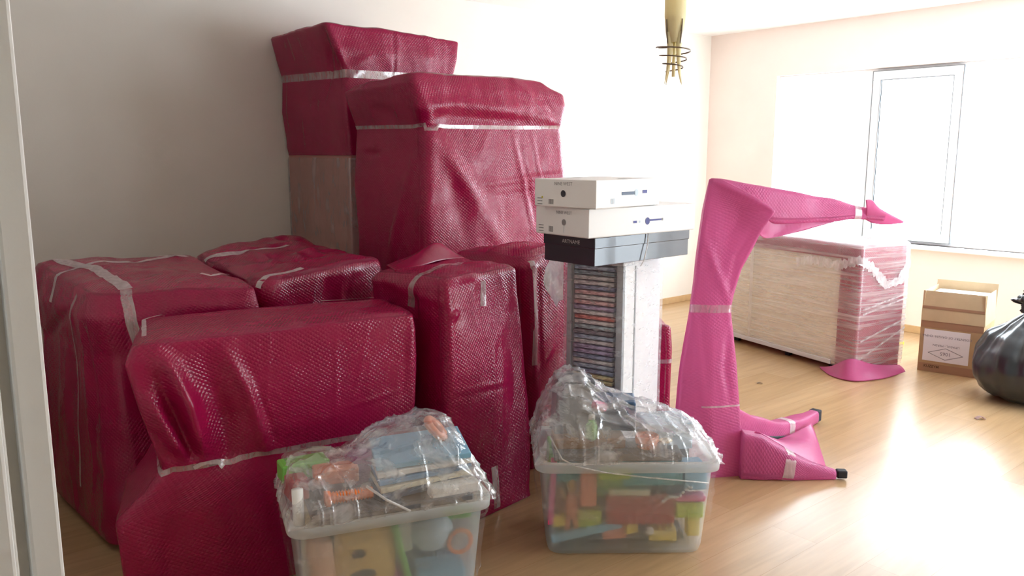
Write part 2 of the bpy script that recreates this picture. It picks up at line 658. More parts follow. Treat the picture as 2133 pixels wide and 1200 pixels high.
# ------------------------------------------------------------------ wrapped packages
def crease(G, Nn, segs):
    """segs: (a, b, width, amp) straight ridges, or (width, [(x, y, z, amp), ...]) folds that swell and fade"""
    P = G.reshape(-1, 3)
    D = np.zeros(len(P))
    for sgm in segs:
        if len(sgm) == 2:
            w, pts = sgm
            best, val = np.full(len(P), 1e9), np.zeros(len(P))
            for p, q in zip(pts[:-1], pts[1:]):
                a, b = V(*p[:3]), V(*q[:3])
                ab = b - a
                t = np.clip(((P - a) @ ab) / (ab @ ab), 0, 1)
                dist = np.linalg.norm(P - (a + t[:, None] * ab), axis=1)
                m = dist < best
                best[m] = dist[m]
                val[m] = (p[3] + (q[3] - p[3]) * t)[m]
            D += val * np.exp(-(best / w) ** 2)
        else:
            a, b, w, amp = sgm
            a, b = V(*a), V(*b)
            ab = b - a
            t = np.clip(((P - a) @ ab) / (ab @ ab), 0, 1)
            dist = np.linalg.norm(P - (a + t[:, None] * ab), axis=1)
            D += amp * np.exp(-(dist / w) ** 2) * (0.35 + 0.65 * np.sin(np.pi * np.clip(t, 0.02, 0.98)))
    return G + Nn * D.reshape(G.shape[:2])[..., None]


def package(root, rings, mat=None, crown=0.02, r=0.03, wr=0.006, seed=1, segs=(), name='foam_wrap', step=0.012, ns=60, nc=7, sm=3, cap_scale=(0.96, 0.86, 0.7, 0.5, 0.3, 0.12, 0.02), stretch=(7, 7, 3)):
    G = loft_grid(rings, r, ns, nc, step)
    top = G[-1]
    c = top.mean(0)
    cap = []
    for s in cap_scale:
        q = c + (top - c) * s
        q[:, 2] = top[:, 2] * s + c[2] * (1 - s) + crown * (1 - s ** 4)
        cap.append(q)
    rows = [G]
    prev = top
    for q in cap:
        k = max(1, int(np.linalg.norm(q - prev, axis=1).max() / (step * 1.6)))
        rows.append(np.array([prev + (q - prev) * t / k for t in range(1, k + 1)]))
        prev = q
    nside = len(G)
    G = np.concatenate(rows)
    G = smooth_grid(G, sm)
    Nn = grid_normals(G)
    P = G.reshape(-1, 3)
    st = V(*stretch)
    a = noise(P * st + seed * 3.1, seed)
    b_ = noise(P * st * 2.3 + seed, seed + 5)
    rid = 1 - 2 * np.abs(noise(P * st * 1.3 + 9.7, seed + 9))
    d = wr * (0.9 * a + 0.35 * b_ + 0.5 * np.clip(rid, 0.3, 1))
    # hem and centre of the top stay put
    row = np.repeat(np.arange(len(G)), G.shape[1])
    d = d * np.clip(row / 3.0, 0, 1)
    G = G + Nn * d.reshape(G.shape[:2])[..., None]
    G = crease(G, Nn, segs)
    G[..., 2] = np.maximum(G[..., 2], 0.002)
    nr, ncol = G.shape[:2]
    # uv in metres
    du = np.linalg.norm(np.diff(np.concatenate([G[nside // 2], G[nside // 2][:1]]), axis=0), axis=1)
    U = np.concatenate([[0], np.cumsum(du)[:-1]])
    dv = np.linalg.norm(np.diff(G, axis=0), axis=2).mean(1)
    Vv = np.concatenate([[0], np.cumsum(dv)])
    uvg = np.stack([np.broadcast_to(U, (nr, ncol)), np.broadcast_to(Vv[:, None], (nr, ncol))], -1).reshape(-1, 2).copy()
    cap_uv = G[nside:].reshape(-1, 3)[:, :2]
    uvg[nside * ncol:] = cap_uv
    vs = G.reshape(-1, 3)
    fs = grid_faces(nr, ncol)
    fs.append(tuple((nr - 1) * ncol + j for j in range(ncol)))
    o = mk(name, vs, fs, mat or M_FOAM, root, True, uvg)
    bvh = BVHTree.FromPolygons([Vector(v) for v in vs], fs)
    return o, bvh


def tape(parent, bvh, pts, width, mat=None, name='packing_tape', off=0.003, closed=False, step=0.012, nx=3, rough=0.0, seed=0):
    """a strip of tape following the wrapped surface through the given points"""
    pts = [Vector(p) for p in pts]
    if closed: pts.append(pts[0])
    path = []
    for a, b in zip(pts[:-1], pts[1:]):
        k = max(2, int((b - a).length / step))
        path += [a.lerp(b, t / k) for t in range(k)]
    path.append(pts[-1])
    snapped = []
    for p in path:
        loc, nor, _, _ = bvh.find_nearest(p)
        snapped.append((loc, nor))
    rnd = random.Random(seed)
    vs, m = [], len(snapped)
    for i, (p, n) in enumerate(snapped):
        t = snapped[min(i + 2, m - 1)][0] - snapped[max(i - 2, 0)][0]
        s = n.cross(t)
        if s.length < 1e-6: s = Vector((0, 0, 1))
        s.normalize()
        ww = width * (1 + rough * rnd.uniform(-1, 1))
        for j in range(nx):
            q = p + s * ww * (j / (nx - 1) - 0.5)
            l2, n2, _, _ = bvh.find_nearest(q)
            vs.append(tuple(l2 + n2 * off))
    return mk(name, vs, grid_faces(m, nx, False), mat or M_TAPE, parent, True)


def quad(z, *xy):
    return [(x, y, z) for x, y in xy]


SEG_A = [((2.60, 4.20, 2.13), (2.592, 4.199, 1.912), 0.010, -0.010), ((2.615, 4.20, 2.12), (2.61, 4.199, 1.912), 0.012, 0.006),
         ((2.19, 4.26, 2.11), (2.276, 4.356, 1.905), 0.03, -0.022), ((2.272, 4.37, 1.88), (2.264, 4.438, 1.747), 0.014, -0.012), ((2.264, 4.438, 1.747), (2.255, 4.80, 1.735), 0.010, -0.007),
         ((2.18, 4.20, 2.13), (2.29, 4.20, 1.90), 0.025, 0.018), ((2.29, 4.20, 1.90), (2.45, 4.20, 1.99), 0.03, 0.010), ((2.5, 4.2, 2.05), (2.59, 4.2, 1.93), 0.05, 0.012)]
SEG_B = [((2.296, 3.398, 1.573), (2.296, 3.398, 1.58), 0.05, -0.028), ((2.30, 3.39, 1.55), (2.245, 3.54, 1.277), 0.03, 0.014), ((2.245, 3.54, 1.277), (2.235, 3.68, 0.922), 0.04, 0.016),
         ((2.31, 3.38, 1.54), (2.577, 3.363, 1.176), 0.045, 0.022), ((2.577, 3.363, 1.176), (2.72, 3.365, 0.95), 0.05, 0.016), ((2.38, 3.37, 1.35), (2.50, 3.36, 1.0), 0.05, -0.014),
         ((2.82, 3.38, 1.52), (2.942, 3.364, 1.029), 0.014, 0.009), ((2.86, 3.38, 1.5), (2.97, 3.364, 1.06), 0.012, -0.007), ((2.95, 3.38, 1.56), (3.02, 3.37, 1.2), 0.012, 0.007),
         ((2.58, 3.365, 1.285), (3.16, 3.37, 1.33), 0.016, 0.008), ((2.66, 3.365, 1.22), (3.1, 3.37, 1.25), 0.018, -0.007),
         ((2.24, 3.41, 1.66), (2.446, 3.383, 1.69), 0.03, 0.014), ((2.446, 3.383, 1.69), (2.915, 3.376, 1.655), 0.03, 0.014), ((2.915, 3.376, 1.655), (3.16, 3.385, 1.615), 0.03, 0.012),
         ((2.35, 3.38, 1.625), (2.9, 3.38, 1.61), 0.025, -0.012), ((2.236, 3.60, 1.62), (2.24, 3.85, 1.70), 0.04, -0.014), ((2.22, 3.42, 1.80), (2.30, 3.39, 1.60), 0.02, 0.012),
         ((2.9, 3.38, 1.78), (3.08, 3.38, 1.62), 0.012, 0.006), ((3.0, 3.38, 1.78), (3.13, 3.38, 1.62), 0.010, -0.005), ((2.24, 3.80, 1.45), (2.24, 3.92, 1.44), 0.02, -0.016)]
SEG_C = [((0.70, 3.12, 0.90), (0.735, 3.08, 0.45), 0.03, 0.016), ((0.66, 3.26, 0.88), (0.655, 3.25, 0.40), 0.025, 0.012), ((0.645, 3.38, 0.87), (0.63, 3.79, 0.70), 0.02, -0.016),
         ((0.75, 3.08, 0.84), (0.83, 3.03, 0.35), 0.03, -0.014), ((0.90, 3.04, 0.90), (1.18, 2.94, 0.88), 0.03, 0.012), ((0.95, 3.02, 0.80), (1.18, 2.94, 0.80), 0.03, -0.010), ((0.65, 3.2, 0.30), (0.80, 3.05, 0.18), 0.03, -0.012)]
SEG_D = [((1.30, 3.10, 0.94), (1.90, 3.30, 0.95), 0.03, 0.015), ((1.35, 3.35, 0.97), (1.85, 3.55, 0.98), 0.05, -0.02), ((1.33, 3.75, 0.97), (1.75, 3.87, 0.99), 0.03, -0.018), ((1.40, 3.9, 0.97), (1.97, 4.25, 0.97), 0.04, 0.022),
         ((1.75, 3.5, 0.98), (1.80, 4.0, 0.98), 0.04, 0.014), ((1.72, 3.43, 0.98), (1.79, 3.42, 0.98), 0.018, -0.022)]
SEG_E = [(0.026, [(0.690, 2.555, 0.880, 0.0), (0.745, 2.545, 0.80, 0.034), (0.790, 2.540, 0.68, 0.055), (0.815, 2.545, 0.57, 0.046), (0.836, 2.552, 0.472, 0.008)]),
         (0.042, [(0.850, 2.540, 0.875, 0.0), (0.870, 2.535, 0.72, -0.026), (0.905, 2.530, 0.60, -0.042), (0.915, 2.530, 0.48, -0.030)]),
         (0.017, [(0.670, 2.555, 0.74, 0.0), (0.700, 2.550, 0.66, 0.030), (0.745, 2.550, 0.56, 0.034), (0.795, 2.556, 0.475, 0.004)]),
         (0.017, [(0.700, 2.552, 0.80, 0.0), (0.752, 2.548, 0.65, -0.036), (0.800, 2.550, 0.50, -0.022)]),
         (0.014, [(0.660, 2.560, 0.62, 0.0), (0.690, 2.555, 0.585, -0.018), (0.735, 2.555, 0.50, -0.010)]),
         (0.020, [(0.890, 2.535, 0.875, 0.0), (0.970, 2.520, 0.70, 0.020), (1.030, 2.520, 0.475, 0.016)]),
         (0.014, [(0.940, 2.530, 0.875, 0.0), (1.000, 2.520, 0.72, -0.006), (1.060, 2.520, 0.50, -0.004)]),
         ((1.175, 2.51, 0.874), (1.163, 2.513, 0.472), 0.007, -0.006), ((1.188, 2.51, 0.874), (1.176, 2.513, 0.472), 0.009, 0.005), ((0.935, 2.533, 0.872), (1.05, 2.513, 0.60), 0.008, 0.005),
         ((1.055, 2.517, 0.858), (1.03, 2.513, 0.62), 0.007, 0.003), ((1.00, 2.52, 0.74), (1.10, 2.51, 0.63), 0.007, 0.003), ((1.281, 2.486, 0.847), (1.27, 2.486, 0.508), 0.007, 0.003), ((1.306, 2.484, 0.569), (1.508, 2.462, 0.60), 0.007, 0.004),
         ((1.40, 2.475, 0.86), (1.34, 2.48, 0.6), 0.007, 0.003), ((1.575, 2.455, 0.86), (1.53, 2.46, 0.52), 0.014, 0.007), ((1.55, 2.455, 0.72), (1.53, 2.46, 0.52), 0.02, -0.010),
         ((0.60, 2.57, 0.30), (0.70, 2.57, 0.05), 0.03, 0.014), ((0.73, 2.56, 0.44), (0.72, 2.56, 0.08), 0.04, -0.016), ((0.82, 2.55, 0.44), (0.90, 2.55, 0.1), 0.03, 0.012), ((1.0, 2.53, 0.42), (1.1, 2.52, 0.1), 0.04, -0.012)]
SEG_F = [((1.725, 2.45, 0.96), (1.735, 2.434, 0.55), 0.014, 0.006), ((1.74, 2.436, 0.55), (2.05, 2.484, 0.53), 0.009, 0.006), ((1.74, 2.436, 0.535), (2.05, 2.484, 0.515), 0.010, -0.006),
         ((2.015, 2.506, 0.84), (1.985, 2.465, 0.10), 0.012, 0.007), ((1.735, 2.437, 0.845), (1.76, 2.445, 0.855), 0.012, 0.016), ((2.08, 2.52, 0.8), (2.08, 2.49, 0.3), 0.04, -0.010),
         ((1.69, 2.62, 0.95), (1.68, 2.62, 0.80), 0.03, -0.015), ((1.67, 2.8, 0.95), (1.70, 2.45, 0.90), 0.02, 0.010)]
SEG_G = [((2.37, 2.72, 0.95), (2.37, 2.705, 0.45), 0.02, 0.014), ((2.41, 2.715, 0.92), (2.41, 2.715, 0.40), 0.02, -0.014), ((2.36, 2.71, 0.45), (2.5, 2.73, 0.55), 0.02, 0.012), ((2.3, 2.95, 1.0), (2.62, 2.95, 1.0), 0.04, 0.025), ((2.40, 2.80, 1.0), (2.66, 2.84, 1.0), 0.025, 0.015)]
SEG_I = [(0.014, [(2.905, 2.165, 1.335, 0.006), (3.0, 2.08, 1.28, 0.014), (3.12, 1.985, 1.205, 0.006)]), (0.02, [(2.885, 2.18, 1.10, 0.0), (2.93, 2.14, 0.95, 0.016), (2.985, 2.095, 0.79, 0.004)]),
         (0.02, [(2.865, 2.20, 0.76, 0.004), (2.90, 2.16, 0.40, 0.014), (2.95, 2.12, 0.02, 0.004)]), (0.018, [(2.98, 2.10, 0.75, 0.004), (2.97, 2.10, 0.50, -0.014), (3.0, 2.08, 0.30, 0.0)]), (0.02, [(3.06, 2.03, 1.15, 0.0), (3.0, 2.08, 1.0, -0.014), (2.975, 2.1, 0.82, 0.0)])]
TP = {
    'c1': [(0.68, 3.93, 0.99), (0.789, 3.577, 0.975), (0.793, 3.167, 0.96)],
    'c2': [(0.612, 3.60, 0.87), (0.65, 3.60, 0.955), (0.80, 3.68, 0.985), (1.20, 3.85, 0.97)],
    'c2b': [(1.12, 3.93, 0.98), (1.22, 3.8, 0.97)],
    'c3': [(0.793, 3.167, 0.953), (0.781, 3.096, 0.902), (0.80, 3.06, 0.72)],
    'c4': [(0.66, 3.32, 0.93), (0.652, 3.36, 0.87), (0.65, 3.40, 0.746), (0.648, 3.40, 0.553), (0.63, 3.42, 0.155)],
    'c5': [(1.08, 3.208, 0.97), (1.105, 3.170, 0.965), (1.19, 3.22, 0.95)],
    'd1': [(1.317, 3.822, 0.948), (1.4, 3.796, 0.977), (1.539, 3.792, 0.99), (1.739, 3.854, 0.989)],
    'd2': [(1.266, 3.091, 0.921), (1.342, 3.124, 0.952), (1.49, 3.173, 0.957)],
    'e1': [(0.70, 2.62, 0.875), (0.774, 2.88, 0.88), (0.835, 2.90, 0.884)],
    'e2': [(0.80, 2.556, 0.46), (0.835, 2.55, 0.475), (0.877, 2.549, 0.46), (0.89, 2.543, 0.44)],
    'e3': [(1.40, 2.83, 0.885), (1.60, 2.78, 0.885)],
    'f1': [(1.679, 2.637, 0.86), (1.679, 2.616, 0.957), (1.739, 2.606, 0.989), (2.007, 2.754, 0.992)],
    'f2': [(1.921, 2.494, 0.957), (1.915, 2.469, 0.86)],
    'f3': [(1.945, 2.459, 0.20), (1.957, 2.454, 0.02)],
    'g1': [(2.374, 2.73, 0.969), (2.377, 2.709, 0.765), (2.372, 2.702, 0.5)],
}


def sheet_pts(rows, sub, th=0.004):
    """a thin solid sheet through a grid of control points (Catmull-Rom), with thickness"""
    C = np.array([[V(*p) for p in r] for r in rows])
    def cr(A, k):
        out = []
        n = len(A)
        for i in range(n - 1):
            p0, p1, p2, p3 = A[max(i - 1, 0)], A[i], A[i + 1], A[min(i + 2, n - 1)]
            for t in np.arange(k) / k:
                out.append(0.5 * ((2 * p1) + (-p0 + p2) * t + (2 * p0 - 5 * p1 + 4 * p2 - p3) * t * t + (-p0 + 3 * p1 - 3 * p2 + p3) * t ** 3))
        out.append(A[-1])
        return np.array(out)
    G = cr(C, sub)
    G = cr(G.transpose(1, 0, 2), sub).transpose(1, 0, 2)
    nr, nc = G.shape[:2]
    Nn = grid_normals(G, False)
    P = np.concatenate([(G + Nn * th / 2).reshape(-1, 3), (G - Nn * th / 2).reshape(-1, 3)])
    m = nr * nc
    f = grid_faces(nr, nc, False)
    fs = f + [tuple(m + i for i in q[::-1]) for q in f]
    bd = [(0, j) for j in range(nc)] + [(i, nc - 1) for i in range(1, nr)] + [(nr - 1, j) for j in range(nc - 2, -1, -1)] + [(i, 0) for i in range(nr - 2, 0, -1)]
    for (i, j), (k, l) in zip(bd, bd[1:] + bd[:1]):
        a, b = i * nc + j, k * nc + l
        fs.append((b, a, m + a, m + b))
    return P, fs


# ---- tall wrapped wardrobe against the long wall
A = thing('wrapped_wardrobe', 'tallest crimson foam-wrapped package against the wall, brown board bared below', 'package', (2.65, 4.6, 0))
A_low = [(2.285, 4.195), (3.033, 4.195), (3.033, 5.015), (2.285, 5.015)]
A_f, A_b = package(A, [quad(1.435, *A_low), quad(1.70, (2.265, 4.19), (3.04, 4.19), (3.04, 5.015), (2.25, 5.015)),
                       quad(1.90, (2.275, 4.20), (3.025, 4.20), (3.03, 5.01), (2.265, 5.01)),
                       [(2.225, 4.20, 2.02), (3.05, 4.185, 2.01), (3.05, 5.015, 2.02), (2.235, 5.015, 2.02)],
                       [(2.165, 4.215, 2.155), (3.075, 4.20, 2.125), (3.075, 5.01, 2.15), (2.20, 5.01, 2.155)]],
                   r=0.03, wr=0.008, seed=3, sm=3, segs=SEG_A)
hexa('board_core', [(*p, 0.0) for p in [(2.292, 4.203), (3.025, 4.203), (3.025, 5.01), (2.292, 5.01)]] + [(*p, 1.46) for p in [(2.292, 4.203), (3.025, 4.203), (3.025, 5.01), (2.292, 5.01)]],
     plain('grey_brown_board', (0.40, 0.18, 0.15), 0.6, noise_amt=0.12, scale=4), A, 0.006)
package(A, [quad(0.02, *A_low), quad(0.6, (2.284, 4.194), (3.034, 4.194), (3.034, 5.016), (2.284, 5.016)), quad(1.42, (2.283, 4.193), (3.034, 4.193), (3.034, 5.016), (2.283, 5.016))],
        mat=film('wardrobe_film', 0.80, 0.3, (10, 14, 5), (0.75, 0.68, 0.66), 0.45, 0.7, 0.07, 0.5), r=0.012, wr=0.0015, seed=4, name='stretch_film', step=0.05, ns=20, cap_scale=(0.99,), crown=0)
tape(A, A_b, [(2.26, 5.0, 1.905), (2.27, 4.19, 1.885), (3.04, 4.19, 1.895), (3.05, 5.0, 1.9)], 0.045)

# ---- wide wrapped cabinet standing before it
B = thing('wrapped_cabinet', 'wide crimson foam-wrapped package before the tallest one, glossy creased front', 'package', (2.72, 3.7, 0))
B_sw, B_se, B_ne, B_nw = (2.255, 3.375), (3.185, 3.375), (3.185, 4.03), (2.255, 4.05)
B_f, B_b = package(B, [quad(0.0, (2.24, 3.37), B_se, B_ne, (2.245, 4.05)), quad(0.9, (2.235, 3.36), (3.19, 3.37), B_ne, (2.235, 4.05)),
                       quad(1.3, (2.245, 3.365), (3.20, 3.37), B_ne, (2.225, 4.06)),
                       quad(1.575, (2.265, 3.40), (3.175, 3.385), B_ne, (2.245, 4.05)),
                       [(2.225, 3.385, 1.69), (3.205, 3.37, 1.70), (3.19, 4.03, 1.70), (2.20, 4.07, 1.70)],
                       [(2.20, 3.40, 1.785), (3.20, 3.385, 1.765), (3.19, 4.03, 1.77), (2.19, 4.08, 1.77)],
                       [(2.205, 3.42, 1.83), (3.06, 3.43, 1.835), (3.06, 3.98, 1.82), (2.23, 4.05, 1.80)]],
                   r=0.045, wr=0.008, seed=11, sm=3, step=0.011, ns=80, segs=SEG_B)
tape(B, B_b, [(2.24, 4.04, 1.585), (2.25, 3.385, 1.575), (3.19, 3.37, 1.585), (3.2, 4.02, 1.59)], 0.02)

# ---- left package
C = thing('wrapped_armchair', 'crimson foam-wrapped package nearest the white doorframe, taped across its top', 'package', (0.95, 3.5, 0))
C_f, C_b = package(C, [quad(0.03, (0.655, 3.07), (1.22, 2.945), (1.29, 3.9), (0.60, 3.85)),
                       quad(0.35, (0.665, 3.09), (1.21, 2.94), (1.28, 3.92), (0.605, 3.88)),
                       quad(0.72, (0.685, 3.13), (1.205, 2.93), (1.275, 3.94), (0.625, 3.9)),
                       quad(0.86, (0.66, 3.12), (1.215, 2.92), (1.285, 3.96), (0.60, 3.92)),
                       [(0.685, 3.16, 0.945), (1.2, 2.93, 0.945), (1.275, 3.97, 0.965), (0.635, 3.95, 0.985)]],
                   r=0.07, wr=0.013, seed=21, crown=0.02, segs=SEG_C)
tape(C, C_b, TP['c1'], 0.05, M_TAPE2)
tape(C, C_b, TP['c2'], 0.03, M_TAPE2)
tape(C, C_b, TP['c3'], 0.04)
tape(C, C_b, TP['c4'], 0.018)
tape(C, C_b, TP['c2b'], 0.04, M_TAPE2)
tape(C, C_b, TP['c5'], 0.015, M_TAPE2, 'loose_tape_end', off=0.006)

# ---- low package in the middle
D = thing('wrapped_ottoman', 'crimson foam-wrapped package with sagging top, wedged behind the leftmost two', 'package', (1.62, 3.65, 0))
D_f, D_b = package(D, [quad(0.0, (1.27, 3.07), (1.93, 3.29), (2.0, 4.28), (1.34, 4.02)),
                       quad(0.78, (1.275, 3.06), (1.935, 3.285), (2.0, 4.28), (1.34, 4.03)),
                       [(1.265, 3.065, 0.93), (1.93, 3.29, 0.945), (2.02, 4.32, 0.95), (1.34, 4.04, 0.95)]],
                   r=0.07, wr=0.024, seed=33, crown=0.035, stretch=(5, 5, 4), segs=SEG_D)
tape(D, D_b, TP['d1'], 0.03, M_TAPE2)
tape(D, D_b, TP['d2'], 0.025, M_TAPE2)

# ---- big front package
Ee = thing('wrapped_dresser', 'large magenta-red foam-wrapped package at front left, crumpled corner above its tape', 'package', (1.1, 2.7, 0))
E_f, E_b = package(Ee, [quad(0.0, (0.60, 2.575), (1.60, 2.45), (1.65, 2.78), (0.72, 2.95)),
                        quad(0.16, (0.570, 2.571), (1.595, 2.448), (1.65, 2.78), (0.70, 2.95)),
                        quad(0.33, (0.560, 2.568), (1.59, 2.45), (1.65, 2.78), (0.70, 2.95)),
                        [(0.655, 2.565, 0.40), (1.58, 2.455, 0.39), (1.65, 2.78, 0.4), (0.76, 2.95, 0.4)],
                        [(0.712, 2.572, 0.463), (1.57, 2.465, 0.452), (1.645, 2.78, 0.46), (0.80, 2.95, 0.46)],
                        [(0.690, 2.560, 0.545), (1.585, 2.455, 0.54), (1.65, 2.78, 0.54), (0.80, 2.95, 0.54)],
                        [(0.650, 2.555, 0.68), (1.59, 2.45, 0.66), (1.655, 2.78, 0.68), (0.79, 2.96, 0.68)],
                        [(0.618, 2.56, 0.82), (1.59, 2.45, 0.81), (1.655, 2.785, 0.82), (0.78, 2.97, 0.82)],
                        [(0.645, 2.565, 0.873), (1.582, 2.455, 0.873), (1.652, 2.785, 0.878), (0.80, 2.97, 0.878)]],
                   r=0.028, wr=0.005, seed=41, crown=0.014, segs=SEG_E, step=0.009, ns=100, sm=2)
tape(Ee, E_b, [(0.80, 2.93, 0.462), (0.70, 2.565, 0.463), (1.575, 2.455, 0.452), (1.65, 2.76, 0.46)], 0.02)
tape(Ee, E_b, TP['e1'], 0.014, M_TAPE2, 'loose_tape_end', off=0.012)
tape(Ee, E_b, TP['e2'], 0.016, M_TAPE2, 'loose_tape_end', off=0.01)
tape(Ee, E_b, TP['e3'], 0.012, M_TAPE2, 'loose_tape_end', off=0.008)

# ---- upright package
F = thing('wrapped_speaker', 'upright crimson foam-wrapped package right of the large front one, peaked fold on top', 'package', (1.93, 2.75, 0))
F_f, F_b = package(F, [quad(0.0, (1.71, 2.425), (2.185, 2.49), (2.14, 3.04), (1.665, 2.9)),
                       quad(0.4, (1.705, 2.425), (2.175, 2.50), (2.14, 3.05), (1.66, 2.9)),
                       quad(0.8, (1.705, 2.43), (2.16, 2.53), (2.15, 3.08), (1.66, 2.9)),
                       [(1.70, 2.435, 0.955), (2.165, 2.565, 0.975), (2.16, 3.09, 0.96), (1.645, 2.9, 0.945)],
                       [(1.725, 2.46, 0.985), (2.155, 2.585, 0.985), (2.14, 3.07, 0.985), (1.675, 2.89, 0.975)]],
                   r=0.035, wr=0.010, seed=52, crown=0.01, segs=SEG_F)
tape(F, F_b, TP['f1'], 0.03)
tape(F, F_b, TP['f2'], 0.035)
tape(F, F_b, TP['f3'], 0.035)
fold_sheet = mk('foam_fold', *sheet_pts([[(1.70, 2.78, 0.985), (1.83, 2.80, 0.99), (1.98, 2.86, 0.995), (2.13, 2.90, 0.99)],
                                        [(1.73, 2.86, 0.985), (1.88, 2.91, 1.02), (2.03, 2.96, 1.06), (2.14, 2.98, 1.0)],
                                        [(1.76, 2.94, 0.985), (1.93, 3.02, 1.0), (2.03, 3.02, 1.005), (2.13, 3.03, 0.99)]], 8), M_FOAM, F, True)

# ---- package behind it
G_ = thing('wrapped_side_table', 'crimson foam-wrapped package half hidden between the upright one and DVD tower', 'package', (2.47, 2.98, 0))
G_f, G_b = package(G_, [quad(0.0, (2.345, 2.70), (2.70, 2.76), (2.66, 3.2), (2.26, 3.17)),
                        quad(0.75, (2.345, 2.70), (2.70, 2.76), (2.66, 3.2), (2.26, 3.17)),
                        quad(0.95, (2.34, 2.705), (2.705, 2.76), (2.66, 3.21), (2.25, 3.17)),
                        quad(0.985, (2.37, 2.735), (2.68, 2.79), (2.64, 3.19), (2.28, 3.16))],
                   r=0.05, wr=0.016, seed=63, crown=0.02, segs=SEG_G)
tape(G_, G_b, TP['g1'], 0.03)

# ---- dark package right of the tower
Hh = thing('wrapped_stool', 'low dark-red foam-wrapped package between the DVD tower and pink C-shaped frame', 'package', (3.02, 2.75, 0))
H_f, H_b = package(Hh, [quad(0.0, (3.06, 2.47), (3.28, 2.76), (3.02, 3.02), (2.78, 2.72)), quad(0.5, (3.06, 2.465), (3.28, 2.76), (3.02, 3.02), (2.78, 2.72)),
                        quad(0.62, (3.055, 2.475), (3.27, 2.76), (3.02, 3.01), (2.79, 2.72))], r=0.03, wr=0.006, seed=71, crown=0.015)
tape(Hh, H_b, [(2.8, 2.7, 0.45), (3.06, 2.47, 0.45), (3.27, 2.76, 0.45)], 0.02)

# ---- pink foam-wrapped C-shaped frame
I_ = thing('wrapped_chair_frame', 'pink foam-wrapped C-shaped frame with two feet spread on the floor', 'furniture', (3.0, 2.1, 0))
RT = V(0.769, -0.639, 0)
FWD = V(0.639, 0.769, 0)


def col_ring(z, l, r_, th, fold=0.0):
    a, b = V(l[0], l[1], z), V(r_[0], r_[1], z)
    mid = (a + b) / 2 - FWD * fold
    return [a, mid, b, b + FWD * th, a + FWD * th]


colr = [col_ring(0.0, (2.81, 2.245), (3.061, 2.035), 0.07, 0.03), col_ring(0.276, (2.818, 2.236), (3.039, 2.052), 0.07, 0.035), col_ring(0.52, (2.83, 2.227), (3.017, 2.07), 0.06, 0.03),
        col_ring(0.76, (2.853, 2.207), (2.988, 2.096), 0.05, 0.012), col_ring(0.79, (2.855, 2.206), (2.987, 2.096), 0.05, 0.012), col_ring(0.951, (2.869, 2.194), (3.02, 2.07), 0.06, -0.012),
        col_ring(1.118, (2.88, 2.184), (3.085, 2.015), 0.07, -0.02), col_ring(1.20, (2.887, 2.179), (3.125, 1.982), 0.07, -0.015), col_ring(1.28, (2.896, 2.172), (3.03, 2.06), 0.05, 0.0), col_ring(1.335, (2.902, 2.167), (2.945, 2.13), 0.03, 0.0)]
I_c, I_b = package(I_, colr, mat=M_PINK, r=0.012, wr=0.004, seed=81, crown=0.003, step=0.012, ns=24, nc=4, sm=2, cap_scale=(0.9, 0.5, 0.05), name='foam_column', segs=SEG_I)
tape(I_, I_b, [(2.85, 2.23, 0.775), (2.853, 2.207, 0.775), (2.988, 2.096, 0.775), (3.0, 2.12, 0.775)], 0.035)
tape(I_, I_b, [(2.90, 2.16, 0.335), (3.035, 2.05, 0.335)], 0.008, M_TAPE2)


def limb(name, st, th, seed, mat=M_PINK, r=0.02, wr=0.004):
    """st: (x, y, zlow, zhigh) stations; thickness th runs across the limb"""
    g = []
    for i, (x, y, z0, z1) in enumerate(st):
        p, q = st[max(i - 1, 0)], st[min(i + 1, len(st) - 1)]
        d = V(q[0] - p[0], q[1] - p[1], 0)
        d /= np.linalg.norm(d)
        n = V(-d[1], d[0], 0)
        t = th[i] if hasattr(th, '__len__') else th
        c = V(x, y, 0)
        g.append([c - n * t / 2 + V(0, 0, z0), c + n * t / 2 + V(0, 0, z0), c + n * t / 2 + V(0, 0, z1), c - n * t / 2 + V(0, 0, z1)])
    G = loft_grid(g, r, 10, 4, 0.015)
    G = smooth_grid(G, 2)
    Nn = grid_normals(G)
    P = G.reshape(-1, 3)
    G = G + Nn * (wr * noise(P * 9 + seed, seed)).reshape(G.shape[:2])[..., None]
    G[..., 2] = np.maximum(G[..., 2], 0.002)
    nr, nc_ = G.shape[:2]
    U = np.cumsum(np.r_[0, np.linalg.norm(np.diff(G[nr // 2], axis=0), axis=1)])
    W = np.cumsum(np.r_[0, np.linalg.norm(np.diff(G, axis=0), axis=2).mean(1)])
    uv = np.stack([np.broadcast_to(U, (nr, nc_)), np.broadcast_to(W[:, None], (nr, nc_))], -1).reshape(-1, 2)
    fs = grid_faces(nr, nc_)
    fs.append(tuple(range(nc_))[::-1])
    fs.append(tuple((nr - 1) * nc_ + j for j in range(nc_)))
    o = mk(name, P if False else G.reshape(-1, 3), fs, mat, I_, True, uv)
    return o, BVHTree.FromPolygons([Vector(v) for v in G.reshape(-1, 3)], fs)


arm = [(2.955, 2.19, 1.30, 1.339), (2.994, 2.176, 1.25, 1.338), (3.133, 2.124, 1.16, 1.314), (3.227, 2.089, 1.135, 1.298), (3.373, 2.034, 1.13, 1.27), (3.522, 1.979, 1.135, 1.245), (3.639, 1.936, 1.142, 1.216), (3.73, 1.902, 1.137, 1.2), (3.83, 1.865, 1.128, 1.172)]
_, arm_b = limb('foam_arm', arm, [0.05, 0.09, 0.10, 0.10, 0.09, 0.085, 0.075, 0.07, 0.05], 3)
tape(I_, arm_b, [(3.62, 1.96, 1.18), (3.64, 1.97, 1.22), (3.66, 1.90, 1.22), (3.66, 1.885, 1.13)], 0.04, M_TAPE2)
